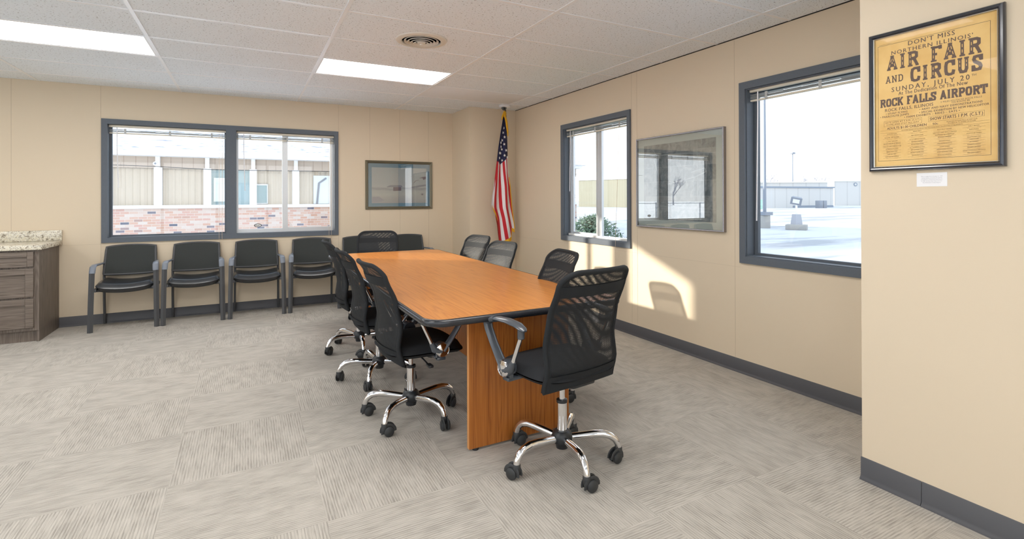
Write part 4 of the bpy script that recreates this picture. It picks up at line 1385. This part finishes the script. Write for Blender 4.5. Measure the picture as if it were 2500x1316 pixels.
bm = BM()
put_text(bm, "DON'T MISS", 0.199, 0.364, 1.981, 0.0190, 0.018, 1.2)
put_text(bm, "NORTHERN ILLINOIS'", 0.134, 0.422, 1.955, 0.0167, 0.018, 1.2)
slab_text(bm, 'AIR FAIR', 0.116, 0.449, 1.887, 0.0650, 3.0, 2.2, 7.0, inline=True)
slab_text(bm, 'AND', 0.110, 0.181, 1.831, 0.0309, 2.0, 1.6)
slab_text(bm, 'CIRCUS', 0.207, 0.452, 1.818, 0.0635, 3.2, 2.6, inline=True)
put_text(bm, 'SUNDAY, JULY 20', 0.134, 0.411, 1.789, 0.0209, 0.015, 1.4)
put_text(bm, 'TH', 0.417, 0.432, 1.800, 0.0090, 0.010)
put_text(bm, 'At The Dedication Of The New', 0.161, 0.405, 1.771, 0.0152, 0.012, 1.1)
slab_text(bm, 'ROCK FALLS AIRPORT', 0.088, 0.466, 1.725, 0.0368, 3.6, 0.9, 5.0)
put_text(bm, 'ROCK FALLS, ILLINOIS', 0.108, 0.289, 1.704, 0.0135, 0.012, 1.1)
put_text(bm, '2 MILES SOUTH OF ROCK FALLS', 0.315, 0.449, 1.711, 0.0067, 0.008, 1.1)
put_text(bm, 'ON ROUTE 88', 0.352, 0.411, 1.7035, 0.0066, 0.008, 1.1)
for tx, a, b, z, c in (('\u2022 STUNT FLYING', 0.111, 0.195, 1.690, 0.0084), ('\u2022 PARACHUTE JUMPS', 0.088, 0.200, 1.678, 0.0085),
                       ('\u2022 ARMY AND NAVY DEMONSTRATIONS', 0.240, 0.451, 1.691, 0.0085), ('\u2022 SPECIAL EXHIBITION BY NEW HELICOPTOR', 0.239, 0.471, 1.678, 0.0085),
                       ('\u2022 FARM EXHIBITS \u2013 RIDES \u2013 EATS \u2022', 0.183, 0.379, 1.666, 0.0087)):
    put_text(bm, tx, a, b, z, c, 0.012, 1.1)
put_text(bm, 'SHOW STARTS 1 P.M. (C.S.T.)', 0.277, 0.452, 1.643, 0.0131, 0.030, 1.05)
put_text(bm, 'ADULTS $1.00 CHILDREN', 0.115, 0.265, 1.623, 0.0101, 0.014)
put_text(bm, '50c', 0.287, 0.306, 1.623, 0.0089, 0.014)
def rule(bm, s0, s1, z0, z1, x=-0.0064, mi=0):
    bm.faces.new([bm.verts.new((x, PS(s), PZ(z))) for s, z in ((s0, z0), (s1, z0), (s1, z1), (s0, z1))]).material_index = mi
def border(bm, s0, s1, z0, z1, w_, mi=0):
    rule(bm, s0, s1, z0, z0 + w_, mi=mi); rule(bm, s0, s1, z1 - w_, z1, mi=mi); rule(bm, s0, s0 + w_, z0, z1, mi=mi); rule(bm, s1 - w_, s1, z0, z1, mi=mi)
border(bm, 0.0785, 0.4765, 1.483, 2.0045, 0.0012)
obj('bold_lettering', bm, ['ink', 'news'], news, smooth=False)
bm = BM()
border(bm, 0.272, 0.457, 1.637, 1.6603, 0.0007)
border(bm, 0.103, 0.248, 1.637, 1.661, 0.0007)
rule(bm, 0.088, 0.472, 1.6188, 1.6194); rule(bm, 0.088, 0.472, 1.6090, 1.6096)
put_text(bm, 'GATE OPEN AT 9 A.M. (C.S.T.)', 0.108, 0.243, 1.651, 0.0067, 0.004, 1.1)
put_text(bm, 'COME AND STAY ALL DAY', 0.113, 0.238, 1.641, 0.0067, 0.004, 1.1)
put_text(bm, 'SPONSORED BY ROCK FALLS OPTIMIST CLUB', 0.335, 0.434, 1.628, 0.0046, 0.006)
put_text(bm, 'PROCEEDS GO TO OPTIMIST BOYS FUND', 0.339, 0.430, 1.6215, 0.0046, 0.006)
put_text(bm, 'THIS ADVERTISEMENT SPONSORED BY THE FOLLOWING ROCK FALLS BUSINESS ESTABLISHMENTS:', 0.170, 0.389, 1.612, 0.0038, 0.006)
put_text(bm, 'STERLING, ILLINOIS', 0.085, 0.135, 2.0075, 0.0030, 0.0)
ADS = [
 (0.0962, 0.1717, [1.601, 1.585, 1.568, 1.557, 1.545, 1.533, 1.521, 1.510, 1.499], ['WOODYARD & SONS', 'BLUE INN - BETTER BEER', 'C. J. HOLT GROCERY', "GEORGE PHILLIPS 66 SERVICE", 'TWIN CITY ARMY SURPLUS STORE', "ALTMAN'S ROYAL BLUE", "GERDES UPHOLSTERY", "RUE'S GROCERY", "THE K' NON RESTAURANT"]),
 (0.1932, 0.2689, [1.602, 1.585, 1.568, 1.557, 1.546, 1.533, 1.522, 1.511, 1.499], ['ADRIAN BROS.', 'KIRK WELDING SHOP', "OTTO'S SERVICE STATION", 'BOTTLES & HICKEY', "WITCH'S DRUG STORE", 'R. J. THOMPSON & SONS', 'RAY CLOTHING STORE', "BENNETT'S JEWEL BOX", 'WAGON AVE. PLAZA']),
 (0.2877, 0.3682, [1.599, 1.586, 1.576, 1.567, 1.551, 1.540, 1.527, 1.516, 1.505, 1.493], ['ROCK FALLS CLEANERS', "HARTMAN'S SHEET METAL & HEATING", 'MONTGOMERY AUTO BODY SHOP', 'RIVERSIDE GARDENS', "PENROD'S MARKET", 'STERLING PRODUCE CO.', "CHUB'S TAVERN", 'DEILEN MOBILE STATION', 'PRUETT BOWLING LANES', 'ROCK FALLS PRODUCE']),
 (0.3864, 0.4615, [1.601, 1.587, 1.572, 1.557, 1.548, 1.538, 1.527, 1.516, 1.504, 1.494], ['EARL C. BROWN', "BUD'S PLACE", "SCOTTY'S 88 TAVERN", 'GILLETTE ELECTRIC', "ANDY'S CAFE", 'RAY KENNEDY', "FORREST'S MARKET", "SEWARD'S GROCERY", "HOUK'S ROCK FALLS APPLIANCE", 'MAR-JEAN VARIETY'])]
for s0, s1, zs, names in ADS:
    for z, nm in zip(zs, names):
        wd = min(s1 - s0, 0.0026 * len(nm)); c = (s0 + s1) / 2
        put_text(bm, nm, c - wd / 2, c + wd / 2, z, 0.0042, 0.010)
        for dz_, f in ((0.0040, 0.95), (0.0062, 0.6)):
            rule(bm, c - (s1 - s0) * f / 2, c - (s1 - s0) * (f - 0.55) / 2, z - dz_, z - dz_ + 0.0006, mi=1)
            rule(bm, c + (s1 - s0) * (f - 0.7) / 2, c + (s1 - s0) * f / 2, z - dz_, z - dz_ + 0.0006, mi=1)
obj('small_print', bm, [mat('faded_brown_ink', (0.22, 0.135, 0.07), 0.9), 'inkfaint'], news, smooth=False)
bm = BM(); box(bm, -0.0125, -0.0115, -Ly + 0.022, Ly - 0.022, -Lz + 0.022, Lz - 0.022)
obj('glazing', bm, 'posterglass', t, smooth=False)

# caption card
t = thing('caption_card', 'small white printed caption card under the air fair poster', 'card', (XP, 1.071, 1.394))
bm = BM(); box(bm, -0.0012, -0.0001, -0.054, 0.054, -0.029, 0.029)
cd = obj('card', bm, 'card', t, smooth=False)
bm = BM()
_PS, _PZ = PS, PZ
PS = lambda s: -s; PZ = lambda z: z
for k, tx in enumerate(('This is a page from the July 16, 1947', 'Sterling Gazette advertising the opening', 'and dedication of the Rock Falls Airport.', 'In 1985, the Rock Falls Airport became', 'The Whiteside County Airport.')):
    put_text(bm, tx, -0.0385 + 0.002 * (k % 2) + (0.006 if k == 4 else 0), 0.0385 - 0.002 * (k % 2) - (0.006 if k == 4 else 0), 0.012 - 0.0066 * k, 0.0036, 0.002, x=-0.0014)
obj('caption_text', bm, 'cardink', cd, smooth=False)

# ------------------------------------------------------------ outdoors
G = -0.30
def ground(name, rects, m):
    bm = BM()
    for x0, x1, y0, y1 in rects:
        bm.faces.new([bm.verts.new(p) for p in ((x0, y0, G), (x1, y0, G), (x1, y1, G), (x0, y1, G))])
    g = obj(name, bm, m, smooth=False); g['kind'] = 'structure'
ground('dimmed_snow_ground', [(XR + 0.14, 220, -160, 220)], 'snow')  # snow toned darker in the colour so it does not blow out
ground('snow_ground', [(-160, XR + 0.14, YB + 0.14, 220), (-160, XL - 0.14, -160, YB + 0.14), (XL - 0.14, XR + 0.14, -160, YN - 0.14)], 'bouncesnow')  # brighter snow added to bounce daylight up onto the ceiling
bm = BM()
vs = [bm.verts.new(p) for p in ((3.5, 3.0, G + 0.012), (8.5, 3.4, G + 0.012), (9.0, 9.5, G + 0.012), (3.5, 10.0, G + 0.012))]
bm.faces.new(vs)
g = obj('lawn_strip', bm, 'lawn', smooth=False); g['kind'] = 'structure'

# brick wing across the court
t = thing('brick_building', 'low brick building with white posts and snowy roof across the court', 'building', (0, 18, G))
BX0, BX1 = -8.5, 12.5
Z = lambda z: z - G
bm = BM(); box(bm, BX0, BX1, 0.0, 0.25, 0, Z(1.06)); obj('brick_wall', bm, 'brick', t, smooth=False)
bm = BM(); box(bm, BX0, BX1, -0.08, 0.25, Z(1.06), Z(1.15)); obj('window_sill', bm, 'trimwhite', t, smooth=False)
bm = BM(); box(bm, BX0, BX1, 0.02, 0.25, Z(2.24), Z(2.60)); obj('siding', bm, 'siding', t, smooth=False)
bm = BM(); box(bm, BX0, BX1, -0.45, 0.25, Z(2.57), Z(2.70)); obj('fascia', bm, 'trimwhite', t, smooth=False)
bm = BM(); prism(bm, [(BX0 - 0.3, -0.5, Z(2.70)), (BX0 - 0.3, 8.0, Z(6.10)), (BX0 - 0.3, 16, Z(2.70))], (BX1 - BX0 + 0.6, 0, 0)); obj('roof', bm, 'snowroof', t, smooth=False)
posts = [-2.26 + 1.233 * k for k in range(-4, 12)]
for k, x in enumerate(posts):
    if x < BX0 + 0.1: continue
    bm = BM(); box(bm, x - 0.10, x + 0.10, -0.02, 0.25, Z(1.15), Z(2.26)); box(bm, x - 0.055, x + 0.055, -0.10, 0.02, Z(2.24), Z(2.58))
    obj('post', bm, 'trimwhite', t, smooth=False)
for k, (x0, x1) in enumerate(zip(posts, posts[1:])):
    if x0 < BX0 + 0.1: continue
    bm = BM(); box(bm, x0 + 0.10, x1 - 0.10, 0.05, 0.055, Z(1.15), Z(2.24))
    wdw = obj('window_pane', bm, 'glass', t, smooth=False)
    bm = BM()
    j = k - 4
    if j == 1:
        box(bm, x0 + 0.10, x1 - 0.10, 0.15, 0.2, Z(1.15), Z(2.24)); obj('dark_interior', bm, 'teal', wdw, smooth=False)
        bm = BM(); box(bm, x0 + 0.16, x0 + 0.62, 0.10, 0.13, Z(1.25), Z(1.98)); obj('interior_panel', bm, mat('pale_blue_panel', (0.72, 0.82, 0.86), 0.5), wdw, smooth=False)
    else:
        n_ = 24
        grid(bm, n_, 1, lambda u, v: (x0 + 0.10 + (x1 - x0 - 0.2) * u, 0.16 + 0.02 * math.sin(u * 40), Z(1.15) + 1.09 * v))
        obj('drape', bm, 'curtain', wdw)
        if j == 2:
            bm = BM(); box(bm, x0 + 0.10, x0 + 0.42, 0.09, 0.11, Z(1.17), Z(1.80)); obj('inner_window', bm, 'trimwhite', wdw, smooth=False)
            bm = BM(); box(bm, x0 + 0.10, x0 + 0.385, 0.08, 0.09, Z(1.20), Z(1.76)); obj('inner_pane', bm, mat('deep_teal', (0.20, 0.32, 0.34), 0.2), wdw, smooth=False)
        if j == 3:
            bm = BM(); box(bm, x0 + 0.55, x1 - 0.10, 0.10, 0.12, Z(1.16), Z(2.10)); obj('reflection_panel', bm, mat('pale_reflection', (0.74, 0.82, 0.90), 0.4), wdw, smooth=False)  # pale panel painted as the reflection in this pane
            bm = BM(); tube(bm, [(x0 + 0.66, 0.08, Z(1.16)), (x0 + 0.72, 0.08, Z(1.85)), (x0 + 0.95, 0.08, Z(2.02))], 0.03, 8); obj('downspout_reflection', bm, 'galv', wdw)  # tube behind the pane standing for a downspout's reflection
t = thing('wall_lamp', 'small round lamp fixed to the court building post under the eave', 'lamp', (-2.31, 17.86, 2.36))
bm = BM(); lathe(bm, [(0.06, 0.0), (0.06, 0.03), (0.035, 0.06), (0.03, 0.02)], 16, axis='Y'); obj('lamp_ring', bm, 'trimwhite', t)
bm = BM(); lathe(bm, [(0.028, -0.01), (0.028, 0.0), (0.0, 0.01)], 12, axis='Y'); obj('lamp_bulb', bm, 'galv', t)
bm = BM(); tube(bm, [(-9, 17.3, 2.32), (-3.2, 17.3, 2.262), (-2.2, 17.3, 2.245), (-0.9, 17.3, 2.19), (0.2, 17.3, 2.19), (12, 17.3, 2.30)], 0.010, 6)
tag(obj('overhead_cable', bm, 'cable'), 'thin dark cable strung along the court building front', 'cable')

def slanted(name, label, cat, ax, ay, bx, by, h, depth, m, extra=None):
    """building whose front runs from A to B on the ground"""
    a = Vector((ax, ay, 0)); b = Vector((bx, by, 0)); L_ = (b - a).length
    t = thing(name, label, cat, (ax, ay, G), math.atan2(by - ay, bx - ax))
    bm = BM(); box(bm, 0, L_, 0, depth, 0, h); obj('wall', bm, m, t, smooth=False)
    bm = BM(); box(bm, -0.15, L_ + 0.15, -0.15, depth + 0.15, h, h + 0.22); obj('roof_edge', bm, 'roofblue' if extra else 'trimwhite', t, smooth=False)
    return t
# front edges chosen so that +depth runs away from the room
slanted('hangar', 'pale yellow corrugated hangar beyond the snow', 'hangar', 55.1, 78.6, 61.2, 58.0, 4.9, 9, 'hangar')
b1 = slanted('warehouse', 'long low white building with dark roof edge and bluish footing', 'building', 68.1, 51.8, 85.4, 49.4, 3.15, 6, 'bldwhite', True)
bm = BM(); box(bm, 8.6, 17.4, -0.05, 0.0, 0.0, 0.34); obj('footing', bm, 'roofblue', b1, smooth=False)
b2 = slanted('warehouse', 'tall white building standing behind the long low one', 'building', 81.0, 61.1, 93.1, 54.9, 4.3, 5, 'bldwhite')
b3 = slanted('warehouse', 'white building with a round dark sign, furthest toward the pier', 'building', 101.5, 58.5, 113.0, 52.4, 4.75, 8, 'bldwhite')
bm = BM(); lathe(bm, [(0.36, -0.02), (0.36, -0.06)], 20, (4.1, 0, 4.15), axis='Y'); lathe(bm, [(0.20, -0.06), (0.20, -0.09)], 16, (4.1, 0, 4.15), axis='Y', mi=1)
obj('round_sign', bm, ['roofblue', 'bldwhite'], b3, smooth=False)

t = thing('utility_pole', 'tall grey metal pole on a round concrete footing in the snow', 'pole', (24.33, 17.65, G))
bm = BM(); lathe(bm, [(0.27, 0.0), (0.27, 0.66), (0.25, 0.69)], 20); obj('concrete_footing', bm, 'concrete', t)
bm = BM(); box(bm, -0.28, 0.28, -0.28, 0.28, 0.69, 0.86); obj('base_plate', bm, 'galv', t, smooth=False)
bm = BM(); tube(bm, [(0, 0, 0.8), (0, 0, 9.5)], [0.085, 0.070], 12); obj('shaft', bm, 'galv', t)
t = thing('floodlight', 'square floodlight on a tapered white pedestal and concrete block in the snow', 'floodlight', (24.43, 15.95, G), rad(-62))
bm = BM(); bbox(bm, -0.47, 0.47, -0.35, 0.35, 0, 0.27, 0.03); obj('concrete_block', bm, 'concrete', t)
bm = BM(); lathe(bm, [(0.27, 0.27), (0.20, 0.78), (0.0, 0.78)], 4); obj('pedestal', bm, 'pedestal', t, smooth=False)
bm = BM(); tube(bm, [(0, 0, 0.75), (0, 0, 1.32)], 0.05, 8); obj('post', bm, 'trimwhite', t)
bm = BM()
R_ = Matrix.Translation((0, 0, 1.48)) @ Matrix.Rotation(rad(20), 4, 'X') @ Matrix.Rotation(rad(12), 4, 'Y')
box(bm, -0.21, 0.21, -0.12, 0.12, -0.15, 0.15, 0, R_); box(bm, -0.25, 0.25, -0.14, -0.10, -0.19, 0.19, 0, R_); box(bm, -0.15, 0.15, -0.16, -0.135, -0.10, 0.10, 1, R_)
obj('lamp_head', bm, ['galv', 'trimwhite'], t, smooth=False)
t = thing('street_lamp', 'tall dark street lamp rising behind the white buildings', 'street lamp', (112, 74, G))
bm = BM(); tube(bm, [(0, 0, 0), (0, 0, 11.8)], [0.16, 0.10], 8); obj('pole', bm, 'galv', t)
bm = BM(); bbox(bm, -0.5, 0.5, -0.4, 0.4, 11.7, 12.1, 0.08); obj('lamp_head', bm, 'galv', t)
t = thing('barrel', 'pale green barrel by the end of the low white building', 'barrel', (62.97, 46.56, G))
bm = BM(); lathe(bm, [(0.46, 0.0), (0.46, 0.5), (0.48, 0.52), (0.46, 0.55), (0.46, 1.35), (0.0, 1.36)], 18); obj('drum', bm, 'grn', t)
t = thing('outdoor_unit', 'grey boxy outdoor unit against the low white building', 'air conditioner', (77.4, 46.6, G), rad(-8))
bm = BM(); bbox(bm, -0.75, -0.05, -0.4, 0.4, 0, 1.15, 0.04); bbox(bm, 0.05, 0.75, -0.4, 0.4, 0, 1.15, 0.04); obj('casing', bm, 'galv', t)

def tree(x, y, h, label, seed, group='bare winter trees', spread=0.55, levels=5):
    rr = random.Random(seed)
    t = thing('bare_tree', label, 'tree', (x, y, G), 0, group)
    bm = BM()
    def br(p, d, L_, r_, lv):
        q_ = p + d * L_
        mid = p + d * L_ * 0.5 + Vector((rr.uniform(-1, 1), rr.uniform(-1, 1), 0)) * L_ * 0.06
        tube(bm, [p, mid, q_], [r_, r_ * 0.85, r_ * 0.65], 5, cap=False)
        if lv == 0: return
        for _ in range(3 if lv > 1 else 4):
            nd = (d + Vector((rr.uniform(-1, 1), rr.uniform(-1, 1), rr.uniform(-0.1, 0.5))) * spread * 1.5).normalized()
            br(p + d * L_ * rr.uniform(0.6, 1.0), nd, L_ * rr.uniform(0.55, 0.75), r_ * 0.55, lv - 1)
    br(Vector((0, 0, 0)), Vector((0, 0, 1)), h * 0.36, h * 0.024, levels)
    obj('branches', bm, 'bark', t)
    return t
tree(101.0, 72.0, 8.2, 'bare winter tree behind the low white building, nearest the pole', 3)
tree(105.6, 68.4, 7.8, 'bare winter tree behind the white buildings, on the pole side of the street lamp', 5)
tree(107.8, 67.3, 7.6, 'bare winter tree behind the white buildings, right at the street lamp foot', 8)
tree(112.5, 67.0, 8.2, 'bare winter tree behind the white buildings, last toward the pier', 9)
# far side, seen only mirrored in picture glass
tree(-80, 86, 8.5, 'lone bare tree in the snowy field mirrored in the aerial photograph', 12)
tree(-118, 150, 9.5, 'bare tree on the far field edge mirrored in the aerial photograph', 14)

def shrub(name, label, x, y, rx, ry, h, n, seed, m, cat='shrub'):
    rr = random.Random(seed)
    t = thing(name, label, cat, (x, y, G))
    bm = BM()
    for _ in range(n):
        a = rr.uniform(0, 2 * PI); ph = rr.uniform(0, PI / 2); k = rr.uniform(0.6, 1.0)
        c = Vector((rx * k * math.cos(a) * math.cos(ph), ry * k * math.sin(a) * math.cos(ph), 0.03 + h * k * math.sin(ph)))
        s = rr.uniform(0.020, 0.045) * (h + 0.5) if cat == 'shrub' else rr.uniform(0.04, 0.085) * (h + 0.5)
        d = Vector((rr.uniform(-1, 1), rr.uniform(-1, 1), rr.uniform(-0.2, 1))).normalized(); e = d.orthogonal().normalized()
        bm.faces.new([bm.verts.new(c), bm.verts.new(c + d * s * 0.5 + e * s * 0.25), bm.verts.new(c + d * s), bm.verts.new(c + d * s * 0.5 - e * s * 0.25)])
    obj('foliage', bm, m, t, smooth=False)
    bm = BM()
    for _ in range(7):
        tube(bm, [(0, 0, 0), (rx * 0.4 * rr.uniform(-1, 1), ry * 0.4 * rr.uniform(-1, 1), h * 0.6)], 0.008, 5)
    obj('stems', bm, 'bark', t)
    return t
shrub('shrub', 'soft green shrub outside the slider window, under its sliding pane', 5.45, 7.35, 0.85, 0.65, 1.28, 9000, 21, 'shrubleaf')
shrub('shrub', 'soft green shrub outside the slider window, under its fixed pane', 5.75, 6.10, 0.8, 0.6, 1.22, 9000, 22, 'shrubleaf')
shrub('evergreen_tree', 'dark evergreen clump at the end of the yellow hangar', 58.0, 88.0, 2.6, 2.2, 5.2, 2200, 23, 'leaf', 'tree')
t = thing('field_fence', 'thin wire fence in the snowy field mirrored in the aerial photograph', 'fence', (-9, 24, G))
for k in range(9):
    bm = BM(); tube(bm, [(-3.0 * k, -0.6 * k, 0), (-3.0 * k, -0.6 * k, 1.35)], 0.035, 6); obj('fence_post', bm, 'galv', t)
bm = BM(); tube(bm, [(0, 0, 1.3), (-24, -4.8, 1.3)], 0.02, 5); obj('top_rail', bm, 'galv', t)
